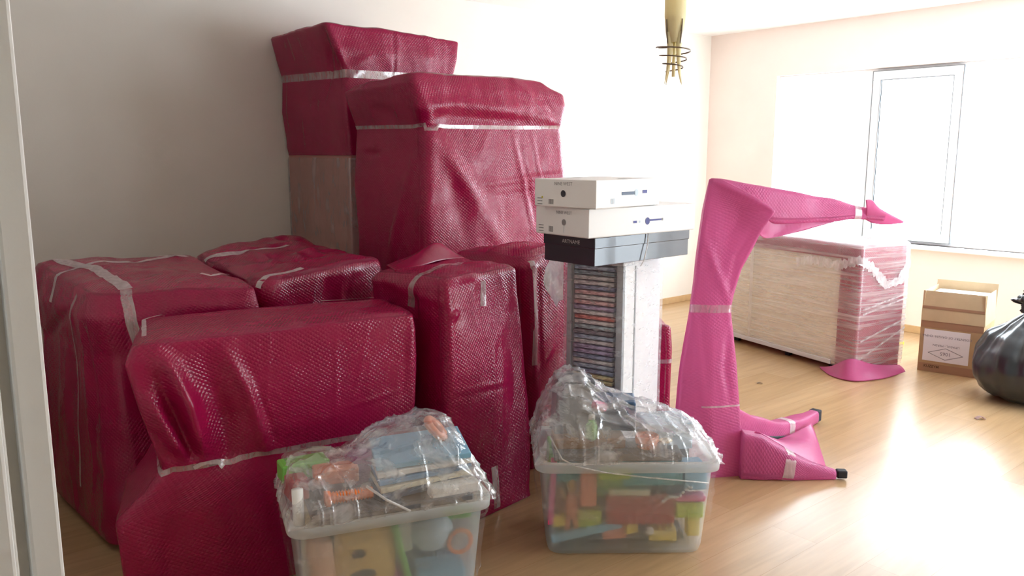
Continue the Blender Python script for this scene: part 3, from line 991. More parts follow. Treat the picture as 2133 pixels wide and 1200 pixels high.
# loose sheet hanging below the arm, and its flat pointed end
mk('hanging_flap', *sheet_pts([[(3.12, 2.06, 1.19), (3.25, 2.05, 1.15), (3.40, 1.995, 1.14), (3.56, 1.95, 1.14)],
                               [(3.10, 2.05, 1.13), (3.22, 2.05, 1.10), (3.36, 2.0, 1.11), (3.55, 1.95, 1.135)],
                               [(3.08, 2.03, 1.10), (3.18, 2.05, 1.075), (3.33, 2.01, 1.095), (3.53, 1.96, 1.13)]], 6), M_PINK, I_, True)
mk('arm_tip_flap', *sheet_pts([[(3.66, 1.86, 1.235), (3.70, 1.85, 1.232), (3.78, 1.85, 1.19), (3.95, 1.815, 1.125)],
                               [(3.68, 1.865, 1.20), (3.75, 1.855, 1.18), (3.83, 1.84, 1.16), (3.95, 1.815, 1.121)],
                               [(3.72, 1.885, 1.14), (3.78, 1.875, 1.12), (3.86, 1.85, 1.112), (3.95, 1.815, 1.117)]], 6), M_PINK, I_, True)
foot1 = [(3.04, 2.05, 0.0, 0.215), (3.11, 1.985, 0.0, 0.20), (3.19, 1.905, 0.0, 0.13), (3.25, 1.845, 0.0, 0.085), (3.345, 1.755, 0.0, 0.042)]
_, f1_b = limb('foam_foot', foot1, [0.10, 0.12, 0.11, 0.07, 0.04], 5)
tape(I_, f1_b, [(3.16, 1.88, 0.0), (3.17, 1.88, 0.12), (3.23, 1.93, 0.12), (3.25, 1.95, 0.02)], 0.05, M_TAPE2)
foot2 = [(3.08, 2.12, 0.10, 0.30), (3.25, 2.145, 0.05, 0.22), (3.5, 2.165, 0.005, 0.13), (3.75, 2.20, 0.005, 0.085), (3.97, 2.225, 0.005, 0.075)]
_, f2_b = limb('foam_foot', foot2, [0.05, 0.06, 0.09, 0.10, 0.06], 6)
tape(I_, f2_b, [(3.6, 2.13, 0.01), (3.61, 2.13, 0.10), (3.62, 2.24, 0.11), (3.63, 2.26, 0.02)], 0.06, M_TAPE2)
for p, a, s in (((3.366, 1.735, 0.026), -43.6, (0.045, 0.038, 0.036)), ((3.992, 2.228, 0.042), 6, (0.045, 0.055, 0.062))):
    cbox('black_end_cap', p, s, a, M_BLACK, I_, 0.006)['label'] = 'black plastic end cap'
mk('black_lining', *sheet_pts([[(3.08, 2.085, 0.21), (3.2, 2.10, 0.15), (3.4, 2.11, 0.09), (3.55, 2.11, 0.06)],
                               [(3.08, 2.075, 0.10), (3.2, 2.085, 0.07), (3.4, 2.10, 0.045), (3.55, 2.10, 0.03)]], 5), M_BLACK, I_, True)
mk('foam_web', *sheet_pts([[(3.07, 2.06, 0.10), (3.30, 2.07, 0.09), (3.55, 2.10, 0.07), (3.80, 2.14, 0.06)],
                           [(3.10, 2.02, 0.20), (3.28, 1.98, 0.13), (3.50, 1.99, 0.07), (3.70, 2.05, 0.03)],
                           [(3.13, 1.99, 0.19), (3.24, 1.88, 0.10), (3.33, 1.83, 0.045), (3.42, 1.84, 0.01)]], 8), M_PINK, I_, True)

# ---- film-wrapped cabinet under the window
J = thing('wrapped_sideboard', 'beige sideboard in stretch film and pink foam under the window', 'cabinet', (5.4, 3.1, 0))
ju, jv = V(0.222, 0.975, 0), V(0.975, -0.222, 0)
jn = V(5.035, 2.565, 0)
JL, JW, JZ0, JZ1 = 1.36, 0.40, 0.045, 0.845
M_BEIGE = plain('beige_laminate', (0.80, 0.74, 0.59), 0.45, noise_amt=0.04, scale=5)
hexa('cabinet_body', fbox(jn + V(0, 0, JZ0), jv * JW, ju * JL, V(0, 0, JZ1 - JZ0)), M_BEIGE, J, 0.006)
for a in (0.22, 0.62, 1.15):
    for b in (0.06, JW - 0.06):
        p = jn + ju * a + jv * b
        hexa('cabinet_foot', fbox(p - V(0.02, 0.02, 0), V(0.04, 0, 0), V(0, 0.04, 0), V(0, 0, JZ0)), M_BLACK, J, 0.004)


def jring(a0, a1, b0, b1, z):
    return [jn + ju * a0 + jv * b0 + V(0, 0, z), jn + ju * a0 + jv * b1 + V(0, 0, z), jn + ju * a1 + jv * b1 + V(0, 0, z), jn + ju * a1 + jv * b0 + V(0, 0, z)]


M_FOAMJ = foam('rose_bubble_foam', (0.32, 0.012, 0.06), (0.5, 0.03, 0.12), 0.12)
jo, j_b = package(J, [jring(-0.02, 0.15, -0.016, JW + 0.016, 0.03), jring(-0.022, 0.15, -0.018, JW + 0.018, 0.45), jring(-0.022, 0.15, -0.018, JW + 0.018, JZ1 + 0.005), jring(-0.01, 0.14, -0.01, JW + 0.01, JZ1 + 0.018)],
                  mat=M_FOAMJ, r=0.02, wr=0.004, seed=91, crown=0.002, ns=24, nc=5, step=0.02, name='end_foam')
package(J, [jring(0.12, JL + 0.01, -0.014, JW + 0.014, 0.765), jring(0.12, JL + 0.012, -0.016, JW + 0.016, 0.80), jring(0.12, JL + 0.01, -0.014, JW + 0.014, JZ1 + 0.01), jring(0.12, JL, -0.005, JW + 0.005, JZ1 + 0.018)],
        mat=M_FOAMJ, r=0.02, wr=0.004, seed=93, crown=0.002, ns=40, nc=5, step=0.02, name='top_foam')
M_FILMJ = film('sideboard_film', 0.82, 0.6, (1.6, 1.6, 40), (0.95, 0.94, 0.92), 0.45, 0.70, 0.10, 0.7)
_, jf_b = package(J, [jring(-0.035, JL + 0.025, -0.03, JW + 0.03, 0.05), jring(-0.038, JL + 0.025, -0.032, JW + 0.032, 0.4), jring(-0.038, JL + 0.025, -0.032, JW + 0.032, JZ1 + 0.02), jring(-0.02, JL, -0.015, JW + 0.015, JZ1 + 0.032)],
        mat=M_FILMJ, r=0.02, wr=0.004, seed=95, crown=0.002, ns=60, nc=5, step=0.02, name='stretch_film')
M_BUNCH = film('bunched_film', 0.55, 0.5, (30, 30, 14), (0.95, 0.95, 0.96), 0.4, 0.65, 0.2, 1.0)
e0 = jn + V(0, 0, 0)
tape(J, jf_b, [jn + ju * 0.50 - jv * 0.035 + V(0, 0, 0.70), jn + ju * 0.35 - jv * 0.035 + V(0, 0, 0.735), jn + ju * 0.15 - jv * 0.035 + V(0, 0, 0.72), jn - ju * 0.02 - jv * 0.035 + V(0, 0, 0.77), jn - ju * 0.04 + jv * 0.06 + V(0, 0, 0.72), jn - ju * 0.04 + jv * 0.2 + V(0, 0, 0.60), jn - ju * 0.04 + jv * 0.33 + V(0, 0, 0.62), jn - ju * 0.04 + jv * 0.42 + V(0, 0, 0.75)], 0.055, M_BUNCH, 'film_bunch', off=0.006, rough=0.4, nx=5)
for z0, z1 in ((0.42, 0.50), (0.45, 0.53), (0.24, 0.36), (0.12, 0.3)):
    tape(J, jf_b, [jn - ju * 0.04 + jv * 0.0 + V(0, 0, z0), jn - ju * 0.04 + jv * 0.42 + V(0, 0, z1)], 0.012, M_BUNCH, 'film_ridge', off=0.004)
tape(J, jf_b, [jn + ju * 0.93 - jv * 0.034 + V(0, 0, 0.09), jn + ju * 0.93 - jv * 0.034 + V(0, 0, 0.76)], 0.03, M_TAPE2, off=0.004)
hexa('bottom_rail', fbox(jn + ju * 0.16 - jv * 0.034 + V(0, 0, 0.05), ju * (JL - 0.16), jv * 0.01, V(0, 0, 0.03)), plain('pale_grey_rail', (0.62, 0.63, 0.64), 0.4), J, 0.002)
hexa('foam_strip', fbox(jn + ju * 0.16 + jv * 0.10 + V(0, 0, 0.003), jv * 0.06, ju * (JL - 0.3), V(0, 0, 0.036)), M_PINK, J, 0.008)
q0 = jn
mk('foam_flap', *sheet_pts([[q0 + ju * 0.25 - jv * 0.03 + V(0, 0, 0.01), q0 + ju * 0.12 - jv * 0.06 + V(0, 0, 0.05), q0 - ju * 0.02 - jv * 0.05 + V(0, 0, 0.13), q0 - ju * 0.05 + jv * 0.14 + V(0, 0, 0.075), q0 - ju * 0.05 + jv * 0.38 + V(0, 0, 0.045)],
                            [q0 + ju * 0.22 - jv * 0.05 + V(0, 0, 0.008), q0 + ju * 0.08 - jv * 0.10 + V(0, 0, 0.02), q0 - ju * 0.06 - jv * 0.09 + V(0, 0, 0.05), q0 - ju * 0.10 + jv * 0.12 + V(0, 0, 0.035), q0 - ju * 0.08 + jv * 0.38 + V(0, 0, 0.03)],
                            [q0 + ju * 0.20 - jv * 0.06 + V(0, 0, 0.006), q0 + ju * 0.05 - jv * 0.13 + V(0, 0, 0.006), q0 - ju * 0.10 - jv * 0.10 + V(0, 0, 0.008), q0 - ju * 0.14 + jv * 0.12 + V(0, 0, 0.008), q0 - ju * 0.10 + jv * 0.38 + V(0, 0, 0.01)]], 6), M_PINK, J, True)

# ---- DVD tower
TN = V(2.398, 2.193, 0)
an = math.radians(140.3 - 36)
t1 = V(math.cos(an), math.sin(an), 0)          # along the DVD face, away to the left
t2 = V(t1[1], -t1[0], 0)                       # along the white side, away to the right
TW1, TW2, TZ = 0.265, 0.34, 1.024
TT = thing('dvd_tower', 'narrow white tower of DVDs in stretch film with shoe boxes on top', 'shelf', tuple(TN + t1 * TW1 / 2 + t2 * TW2 / 2))
M_TWH = plain('tower_white', (0.88, 0.89, 0.9), 0.35)
M_TGR = plain('tower_grey', (0.42, 0.45, 0.48), 0.4)


def tb(name, a0, a1, b0, b1, z0, z1, m, par=None, bev=0.003):
    return hexa(name, fbox(TN + t2 * b0 + t1 * a0 + V(0, 0, z0), t2 * (b1 - b0), t1 * (a1 - a0), V(0, 0, z1 - z0)), m, par if par is not None else TT, bev)


tb('tower_base', 0, TW1, 0, TW2, 0, 0.05, M_TWH)
tb('tower_top', 0, TW1, 0, TW2, TZ - 0.022, TZ, M_TWH)
tb('side_panel', 0, 0.022, 0.018, TW2, 0.05, TZ - 0.022, M_TWH)
tb('side_panel', TW1 - 0.022, TW1, 0.018, TW2, 0.05, TZ - 0.022, M_TWH)
tb('back_panel', 0.022, TW1 - 0.022, TW2 - 0.012, TW2, 0.05, TZ - 0.022, M_TWH)
tb('divider_panel', 0.022, TW1 - 0.022, 0.175, 0.185, 0.05, TZ - 0.022, M_TGR)
tb('edge_strip', 0, 0.03, 0, 0.017, 0.05, TZ - 0.022, M_TGR)
tb('edge_strip', TW1 - 0.022, TW1, 0, 0.017, 0.05, TZ - 0.022, M_TGR)
tb('side_rib', -0.004, 0.0, 0.10, 0.108, 0.05, TZ - 0.03, M_TGR, bev=0)
# slots and cases
DV = [('slate blue', (0.13, 0.17, 0.26)), ('pale grey', (0.45, 0.46, 0.48)), ('teal grey', (0.16, 0.24, 0.27)), ('dusty pink', (0.42, 0.22, 0.22)), ('violet grey', (0.22, 0.19, 0.30)),
      ('off-white', (0.62, 0.60, 0.55)), ('brick red', (0.42, 0.10, 0.08)), ('steel blue', (0.20, 0.28, 0.40)), ('tan orange', (0.55, 0.33, 0.16)), ('dark grey', (0.10, 0.10, 0.12))]


def spine_mat(nm, col):
    m, nt, b = nodes('dvd_' + nm.replace(' ', '_'))
    tc = N(nt, 'ShaderNodeTexCoord')
    mp = N(nt, 'ShaderNodeMapping')
    mp.inputs['Scale'].default_value = (28, 28, 120)
    n = N(nt, 'ShaderNodeTexNoise')
    n.inputs['Scale'].default_value = 1
    n.inputs['Detail'].default_value = 2
    cr = N(nt, 'ShaderNodeValToRGB')
    cr.color_ramp.elements[0].position, cr.color_ramp.elements[0].color = 0.42, (*[c * 0.55 for c in col], 1)
    cr.color_ramp.elements[1].position, cr.color_ramp.elements[1].color = 0.62, (*[min(1, c * 1.25 + 0.10) for c in col], 1)
    nt.links.new(tc.outputs['Object'], mp.inputs[0])
    nt.links.new(mp.outputs[0], n.inputs['Vector'])
    nt.links.new(n.outputs['Fac'], cr.inputs[0])
    nt.links.new(cr.outputs[0], b.inputs['Base Color'])
    b.inputs['Roughness'].default_value = 0.25
    return m


DM = [spine_mat(n, [min(0.85, x * 2.0 + 0.04) for x in c]) for n, c in DV]
ORD = 'topmost second third fourth fifth sixth seventh eighth ninth tenth eleventh twelfth thirteenth fourteenth fifteenth sixteenth seventeenth eighteenth nineteenth twentieth'.split()
tens = ['', '', 'twenty', 'thirty', 'forty']
ones = 'first second third fourth fifth sixth seventh eighth ninth'.split()


def ordinal(i):
    if i < 20: return ORD[i]
    n = i + 1
    return {20: 'twentieth', 30: 'thirtieth', 40: 'fortieth'}.get(n) or tens[n // 10] + '-' + ones[n % 10 - 1]


seq = [7, 2, 5, 1, 0, 3, 5, 3, 4, 1, 6, 5, 2, 9, 7, 1, 4, 4, 0, 5, 7, 0, 8, 8, 4, 2, 7, 1, 3, 0, 6, 2]
rnd = random.Random(5)
for i, k in enumerate(seq):
    z = TZ - 0.022 - 0.026 - i * 0.0208
    jt = rnd.uniform(0, 0.006)
    L = 0.19
    a0 = (TW1 - L) / 2 + 0.006 + rnd.uniform(-0.002, 0.002)
    o = tb('dvd_case', a0, a0 + L, 0.004 + jt, 0.004 + jt + 0.135, z, z + 0.0152, DM[k], par=None, bev=0.0022) if False else None
    pts = fbox(TN + t2 * (0.004 + jt) + t1 * a0 + V(0, 0, z), t2 * 0.135, t1 * L, V(0, 0, 0.0152))
    o = hexa('dvd_case', pts, DM[k], None, 0.0022, 1)
    tag(o, (DV[k][0] + ' DVD case, the topmost in the film-wrapped tower') if i == 0 else '%s DVD case, %s from the top of the film-wrapped tower' % (DV[k][0], ordinal(i)), 'DVD', 'DVD cases in the tower')
    if i < len(seq):
        tb('slot_rail', 0.022, TW1 - 0.022, 0.03, 0.17, z - 0.0042, z - 0.0008, M_TGR, bev=0)
M_FILMT = film('tower_film', 0.88, 0.30, (18, 18, 45), (0.95, 0.96, 0.98), 0.52, 0.72, 0.05, 0.2, rot=(0.5, 0.3, 0))


def tring(m_, z):
    return [TN + t2 * -m_ + t1 * -m_ + V(0, 0, z), TN + t2 * (TW2 + m_) + t1 * -m_ + V(0, 0, z), TN + t2 * (TW2 + m_) + t1 * (TW1 + m_) + V(0, 0, z), TN + t2 * -m_ + t1 * (TW1 + m_) + V(0, 0, z)]


package(TT, [tring(0.008, 0.02), tring(0.012, 0.4), tring(0.012, 0.8), tring(0.010, TZ - 0.008)], mat=M_FILMT, r=0.015, wr=0.003, seed=97, crown=0.0, ns=30, nc=4, step=0.02, name='stretch_film', cap_scale=(0.99,), stretch=(14, 14, 9))
tl = TN + t1 * (TW1 + 0.014) - t2 * 0.005
mk('film_tail', *sheet_pts([[tl + V(0, 0, 1.0), tl + t1 * 0.05 - t2 * .01 + V(0, 0, 1.01), tl + t1 * 0.09 + V(0, 0, 0.97)],
                            [tl + V(0, 0, 0.93), tl + t1 * 0.07 + t2 * .01 + V(0, 0, 0.93), tl + t1 * 0.085 - t2 * .02 + V(0, 0, 0.90)],
                            [tl + V(0, 0, 0.88), tl + t1 * 0.03 - t2 * .015 + V(0, 0, 0.87), tl + t1 * 0.05 + V(0, 0, 0.83)],
                            [tl + V(0, 0, 0.84), tl + t1 * 0.02 + V(0, 0, 0.83), tl + t1 * 0.04 + t2 * .01 + V(0, 0, 0.80)]], 6, 0.0006), M_BUNCH, TT, True)

# ---- shoe boxes
def text_mesh(txt, size, org, xd, yd, mat, parent, name='printed_text', bold=0.0):
    cu = bpy.data.curves.new('txt', 'FONT')
    cu.body = txt
    cu.size = size
    cu.align_x = 'CENTER'
    cu.resolution_u = 2
    cu.offset = bold
    t = bpy.data.objects.new('txt', cu)
    COL.objects.link(t)
    bpy.context.view_layer.update()
    me = bpy.data.meshes.new_from_object(t.evaluated_get(bpy.context.evaluated_depsgraph_get()))
    v = np.array([x.co[:] for x in me.vertices])
    f = [tuple(p.vertices) for p in me.polygons]
    bpy.data.objects.remove(t)
    bpy.data.curves.remove(cu)
    bpy.data.meshes.remove(me)
    w = V(*org) + v[:, :1] * np.asarray(xd) + v[:, 1:2] * np.asarray(yd)
    return mk(name, w, f, mat, parent)


def disc(c, xd, yd, rx, ry, n=24):
    a = np.linspace(0, 2 * math.pi, n, endpoint=False)
    return [V(*c) + np.asarray(xd) * rx * math.cos(t) + np.asarray(yd) * ry * math.sin(t) for t in a], [tuple(range(n))]


def rect(c, xd, yd, w, h):
    c, xd, yd = V(*c), np.asarray(xd), np.asarray(yd)
    return [c - xd * w / 2 - yd * h / 2, c + xd * w / 2 - yd * h / 2, c + xd * w / 2 + yd * h / 2, c - xd * w / 2 + yd * h / 2], [(0, 1, 2, 3)]


UZ = V(0, 0, 1)
M_CARDW = plain('white_card', (0.88, 0.87, 0.86), 0.5)
M_CARDK = plain('black_card', (0.025, 0.028, 0.038), 0.3, coat=0.3)
M_INK = plain('grey_ink', (0.25, 0.24, 0.25), 0.6)
M_INKD = plain('dark_ink', (0.04, 0.035, 0.05), 0.5)
M_INKB = plain('blue_ink', (0.03, 0.03, 0.22), 0.5)
M_INKS = plain('slate_ink', (0.09, 0.13, 0.2), 0.5)
M_INKY = plain('yellow_ink', (0.7, 0.6, 0.05), 0.5)
M_INKT = plain('brown_ink', (0.12, 0.06, 0.03), 0.6)
M_INKP = plain('pale_blue_ink', (0.55, 0.66, 0.74), 0.5)


def shoebox(name, label, near, ang, LR, LL, z0, h, m_body, lid_h, lid_off=0.003):
    """near corner, heading of the long right side, lengths right and left"""
    r_ = V(math.cos(ang), math.sin(ang), 0)
    l_ = V(-r_[1], r_[0], 0)
    n = V(near[0], near[1], z0)
    t = thing(name, label, 'box', tuple(n + r_ * LR / 2 + l_ * LL / 2), 'shoe boxes on the tower')
    o = lid_off
    hexa('box_body', fbox(n + r_ * o + l_ * o, r_ * (LR - 2 * o), l_ * (LL - 2 * o), UZ * (h - 0.004)), m_body, t, 0.0015, 1)
    hexa('box_lid', fbox(n + UZ * (h - lid_h), r_ * LR, l_ * LL, UZ * lid_h), m_body, t, 0.0025, 2)
    return t, n, r_, l_


# black one
zb = TZ + 0.003
t, n, r_, l_ = shoebox('shoe_box', 'black shoe box, the lowest of three stacked on the DVD tower', (2.176, 2.137), math.radians(1.2), 0.575, 0.28, zb, 0.108, M_CARDK, 0.042)
fl_ = n - r_ * 0.0012                                   # left (end) face
text_mesh('ARTNAME', 0.021, fl_ + l_ * 0.125 + UZ * 0.078, -l_, UZ, plain('silver_ink', (0.6, 0.6, 0.6), 0.4), t)
# thin film thread over the boxes
tube('hanging_film_thread', [n + r_ * 0.30 - l_ * 0.006 + UZ * 0.115, n + r_ * 0.295 - l_ * 0.008 + UZ * 0.06, n + r_ * 0.275 - l_ * 0.008 + UZ * 0.0, n + r_ * 0.262 - l_ * 0.003 + UZ * -0.02], 0.0022, M_TAPE2, t, 6)
zc = zb + 0.110
t, n, r_, l_ = shoebox('shoe_box', 'larger white shoe box in the middle of the stack on the DVD tower', (2.125, 2.12), math.radians(-1.5), 0.60, 0.30, zc, 0.108, M_CARDW, 0.106)
fe = n - r_ * 0.001
text_mesh('NINE WEST', 0.017, fe + l_ * 0.135 + UZ * 0.083, -l_, UZ, M_INK, t)
mk('printed_spot', *disc(fe + l_ * 0.135 + UZ * 0.052, -l_, UZ, 0.012, 0.012), M_INK, t)
mk('printed_line', *rect(fe + l_ * 0.135 + UZ * 0.026, -l_, UZ, 0.002, 0.026), M_INKP, t)
for k in range(5): mk('barcode_bar', *rect(fe + l_ * (0.20 + k * 0.005) + UZ * 0.022, -l_, UZ, 0.003, 0.022), M_INK, t)
for k in range(3): mk('printed_line', *rect(fe + l_ * 0.268 + UZ * (0.012 + 0.011 * k), -l_, UZ, 0.03, 0.003), M_INK, t)
ff = n - l_ * 0.001
mk('printed_spot', *disc(ff + r_ * 0.315 + UZ * 0.050, r_, UZ, 0.013, 0.014), M_INKB, t)
mk('printed_line', *rect(ff + r_ * 0.36 + UZ * 0.053, r_, UZ, 0.07, 0.007), M_INKB, t)
mk('printed_line', *rect(ff + r_ * 0.40 + UZ * 0.053, r_, UZ, 0.01, 0.010), M_INK, t)
mk('printed_line', *rect(ff + r_ * 0.245 + UZ * 0.050, r_, UZ, 0.02, 0.009), M_INKB, t)
mk('printed_line', *rect(ff + r_ * 0.27 + UZ * 0.050, r_, UZ, 0.008, 0.008), M_INKP, t)
zd = zc + 0.110
t, n, r_, l_ = shoebox('shoe_box', 'topmost white shoe box on the DVD tower, smallest of the stack', (2.118, 2.078), math.radians(6), 0.40, 0.30, zd, 0.105, M_CARDW, 0.103)
fe = n - r_ * 0.001
text_mesh('NINE WEST', 0.017, fe + l_ * 0.155 + UZ * 0.083, -l_, UZ, M_INK, t)
mk('printed_spot', *disc(fe + l_ * 0.155 + UZ * 0.052, -l_, UZ, 0.012, 0.013), M_INKD, t)
for k in range(5): mk('barcode_bar', *rect(fe + l_ * (0.205 + k * 0.005) + UZ * 0.020, -l_, UZ, 0.003, 0.018), M_INK, t)
for k in range(3): mk('printed_line', *rect(fe + l_ * 0.272 + UZ * (0.010 + 0.011 * k), -l_, UZ, 0.025, 0.003), M_INK, t)
mk('printed_spot', *disc(fe + l_ * 0.26 + UZ * 0.036, -l_, UZ, 0.004, 0.004), M_INKY, t)
ff = n - l_ * 0.001
mk('printed_line', *rect(ff + r_ * 0.195 + UZ * 0.052, r_, UZ, 0.085, 0.012), M_INKS, t)
mk('printed_spot', *disc(ff + r_ * 0.245 + UZ * 0.053, r_, UZ, 0.013, 0.013), M_INKP, t)
mk('printed_line', *rect(ff + r_ * 0.30 + UZ * 0.055, r_, UZ, 0.03, 0.012), M_INKB, t)
for k in range(3): mk('barcode_bar', *rect(ff + r_ * (0.09 + k * 0.008) + UZ * 0.026, r_, UZ, 0.004, 0.02), M_INKP, t)
ft = n + UZ * 0.106
for a, b, w, h in ((0.20, 0.02, 0.10, 0.012), (0.22, 0.05, 0.05, 0.010), (0.28, 0.02, 0.05, 0.01), (0.16, 0.24, 0.09, 0.02)):
    mk('printed_line', *rect(ft + r_ * a + l_ * b, r_, l_, w, h), M_INKD, t)

# ---- storage tubs
M_TUB = frosted('frosted_tub_plastic', (0.82, 0.88, 0.90), 0.72)
M_RIM = frosted('frosted_rim_plastic', (0.88, 0.91, 0.92), 0.35)
M_FILMB = film('tub_film', 0.86, 0.6, (8, 8, 14), (0.93, 0.94, 0.96), 0.48, 0.70, 0.20, 0.8, bscale=1.5)


class Tub:
    def __init__(s, label, rim_fl, u, width, depth, height):
        s.u = V(*u, 0) / np.linalg.norm(u)
        s.v = V(-s.u[1], s.u[0], 0)
        s.o = V(*rim_fl, 0)
        s.w, s.d, s.h = width, depth, height
        s.root = thing('storage_tub', label, 'tub', tuple(s.o + s.u * width / 2 + s.v * depth / 2))

    def p(s, a, b, z):
        return s.o + s.u * a * s.w + s.v * b * s.d + V(0, 0, z)

    def ring(s, m, z):
        a, b = s.u * m, s.v * m
        return [s.p(0, 0, z) + a + b, s.p(1, 0, z) - a + b, s.p(1, 1, z) - a - b, s.p(0, 1, z) + a - b]

    def build(s, prof, seed, low):
        h = s.h
        rings = [s.ring(0.06, 0.003), s.ring(0.052, 0.006), s.ring(0.046, 0.03), s.ring(0.022, h - 0.03), s.ring(0.021, h - 0.008), s.ring(0.025, h - 0.008), s.ring(0.05, 0.032), s.ring(0.062, 0.010)]
        G = np.array([ring_pts(c, 0.06, 10, 8) for c in rings])
        nr, nc = G.shape[:2]
        fs = grid_faces(nr, nc)
        fs.append(tuple(range(nc))[::-1])
        fs.append(tuple((nr - 1) * nc + j for j in range(nc)))
        mk('tub_body', G.reshape(-1, 3), fs, M_TUB, s.root, True)
        rr = [s.ring(0.02, h - 0.042), s.ring(0.0, h - 0.036), s.ring(-0.002, h - 0.006), s.ring(0.004, h), s.ring(0.018, h - 0.002), s.ring(0.020, h - 0.02)]
        G = np.array([ring_pts(c, 0.07, 10, 10) for c in rr])
        mk('tub_rim', G.reshape(-1, 3), grid_faces(*G.shape[:2]), M_RIM, s.root, True)
        # stretch film draped over the heaped load and down over the rim
        na, nb = 150, 96
        pa, ph = zip(*prof)
        vs = []
        A_, B_ = np.meshgrid(np.linspace(-0.006, 1.006, na), np.linspace(-0.008, 1.008, nb))
        hh = np.interp(A_, pa, ph)
        tb_ = np.clip(np.sin(np.clip((B_ + 0.008) / 1.016, 0, 1) * math.pi), 0, 1) ** 0.42
        edge = np.minimum(np.clip((A_ + 0.006) / 0.05, 0, 1), np.clip((1.006 - A_) / 0.05, 0, 1)) ** 0.6
        Z = h - 0.002 + (hh + 0.002) * tb_ * (0.25 + 0.75 * edge)
        skirt = np.minimum(edge, tb_ ** 2)
        P = s.o + s.u * (A_[..., None] * s.w) + s.v * (B_[..., None] * s.d)
        P[..., 2] = Z
        fl_ = P.reshape(-1, 3)
        L_ = np.stack([A_.ravel() * 3.2, B_.ravel() * 13, fl_[:, 2] * 6], -1)
        M_ = np.stack([A_.ravel() * 17 + B_.ravel() * 5, B_.ravel() * 3.0, fl_[:, 2] * 5], -1)
        rid = 1 - 2 * np.abs(noise(L_ + seed, seed))
        rid2 = 1 - 2 * np.abs(noise(M_ + seed * 2, seed + 3))
        Nn = grid_normals(P, False)
        P = P + Nn * (0.013 * np.clip(rid, 0, 1) ** 3 + 0.010 * np.clip(rid2, 0, 1) ** 3 - 0.004).reshape(nb, na)[..., None]
        mk('stretch_film', P.reshape(-1, 3), grid_faces(nb, na, False), M_FILMB, s.root, True)
        # film wound round the outside of the tub
        rows = []
        for k, z in enumerate(np.linspace(h - 0.046, low, 16)):
            m = 0.004 + 0.034 * np.clip((h - 0.03 - z) / (h), 0, 1) * 1.1
            rows.append(ring_pts(s.ring(m, z), 0.075, 22, 8))
        G = np.array(rows)
        Nn = grid_normals(G)
        Q = G.reshape(-1, 3)
        rid = 1 - 2 * np.abs(noise(Q * V(9, 9, 14) + seed + 4, seed))
        G = G - Nn * (0.010 * np.clip(rid, 0, 1) ** 2).reshape(G.shape[:2])[..., None]
        G[-1, :, 2] += 0.03 * noise(G[-1] * 14, seed)
        mk('side_film', G.reshape(-1, 3), grid_faces(*G.shape[:2]), M_FILMS, s.root, True)


M_FILMS = film('tub_side_film', 0.97, 0.35, (7, 7, 20), (0.93, 0.94, 0.96), 0.58, 0.78, 0.035, 1.0, bscale=1.5)
TL = Tub('frosted tub with blue ball and yellow toy inside, in front of the packages', (0.92, 2.126), (0.949, -0.315), 0.64, 0.375, 0.365)
TL.build([(-0.03, 0.0), (0.0, 0.08), (0.06, 0.145), (0.2, 0.155), (0.32, 0.15), (0.45, 0.205), (0.6, 0.235), (0.75, 0.25), (0.83, 0.225), (0.93, 0.12), (1.0, 0.04), (1.03, 0.0)], 5, 0.05)
TR = Tub('frosted tub with yellow and lime blocks inside, in front of the DVD tower', (1.805, 2.045), (0.781, -0.625), 0.665, 0.415, 0.37)
TR.build([(-0.03, 0.02), (0.0, 0.1), (0.06, 0.17), (0.13, 0.26), (0.18, 0.29), (0.25, 0.285), (0.38, 0.215), (0.55, 0.17), (0.75, 0.13), (0.88, 0.095), (0.96, 0.05), (1.03, 0.0)], 9, 0.16)
tube('film_edge', [TR.p(0.08, 0.06, 0.46), TR.p(0.14, -0.012, 0.39), TR.p(0.22, -0.015, 0.362), TR.p(0.38, -0.012, 0.338), TR.p(0.6, 0.035, 0.312), TR.p(0.93, 0.045, 0.288)], 0.003, M_TAPE2, TR.root, 6)
tube('film_edge', [TL.p(0.36, -0.02, 0.47), TL.p(0.45, -0.035, 0.42), TL.p(0.56, -0.05, 0.375)], 0.0045, M_TAPE2, TL.root, 6)

PAL = dict(orange=(0.85, 0.20, 0.02), salmon=(0.80, 0.28, 0.16), green=(0.20, 0.55, 0.10), lime=(0.50, 0.66, 0.05), yellow=(0.80, 0.62, 0.08), amber=(0.70, 0.44, 0.10), blue=(0.10, 0.28, 0.50), sky=(0.25, 0.52, 0.72), pblue=(0.52, 0.64, 0.74), purple=(0.32, 0.05, 0.20), teal=(0.05, 0.38, 0.42), red=(0.45, 0.06, 0.06), pink=(0.75, 0.10, 0.28), white=(0.85, 0.85, 0.83), grey=(0.16, 0.17, 0.19), navy=(0.04, 0.10, 0.20), brown=(0.30, 0.16, 0.08), peach=(0.80, 0.45, 0.28), cream=(0.78, 0.70, 0.50))


def pm(c):
    return plain('plastic_' + c, PAL[c], 0.35)


def angof(t):
    return math.degrees(math.atan2(t.u[1], t.u[0]))


def inner(T_, a, b, z, s, rz=0):
    """keep a thing that lies inside the tub clear of its tapering walls"""
    if z - s[2] / 2 > T_.h - 0.02: return a, b
    q = math.radians(rz)
    ex = (abs(s[0] * math.cos(q)) + abs(s[1] * math.sin(q))) / 2
    ey = (abs(s[1] * math.cos(q)) + abs(s[0] * math.sin(q))) / 2
    m = 0.066 - 0.036 * max(0, min(1, (z - s[2] / 2) / T_.h))
    lo_a, lo_b = (m + ex) / T_.w, (m + ey) / T_.d
    return min(max(a, lo_a), 1 - lo_a), min(max(b, lo_b), 1 - lo_b)


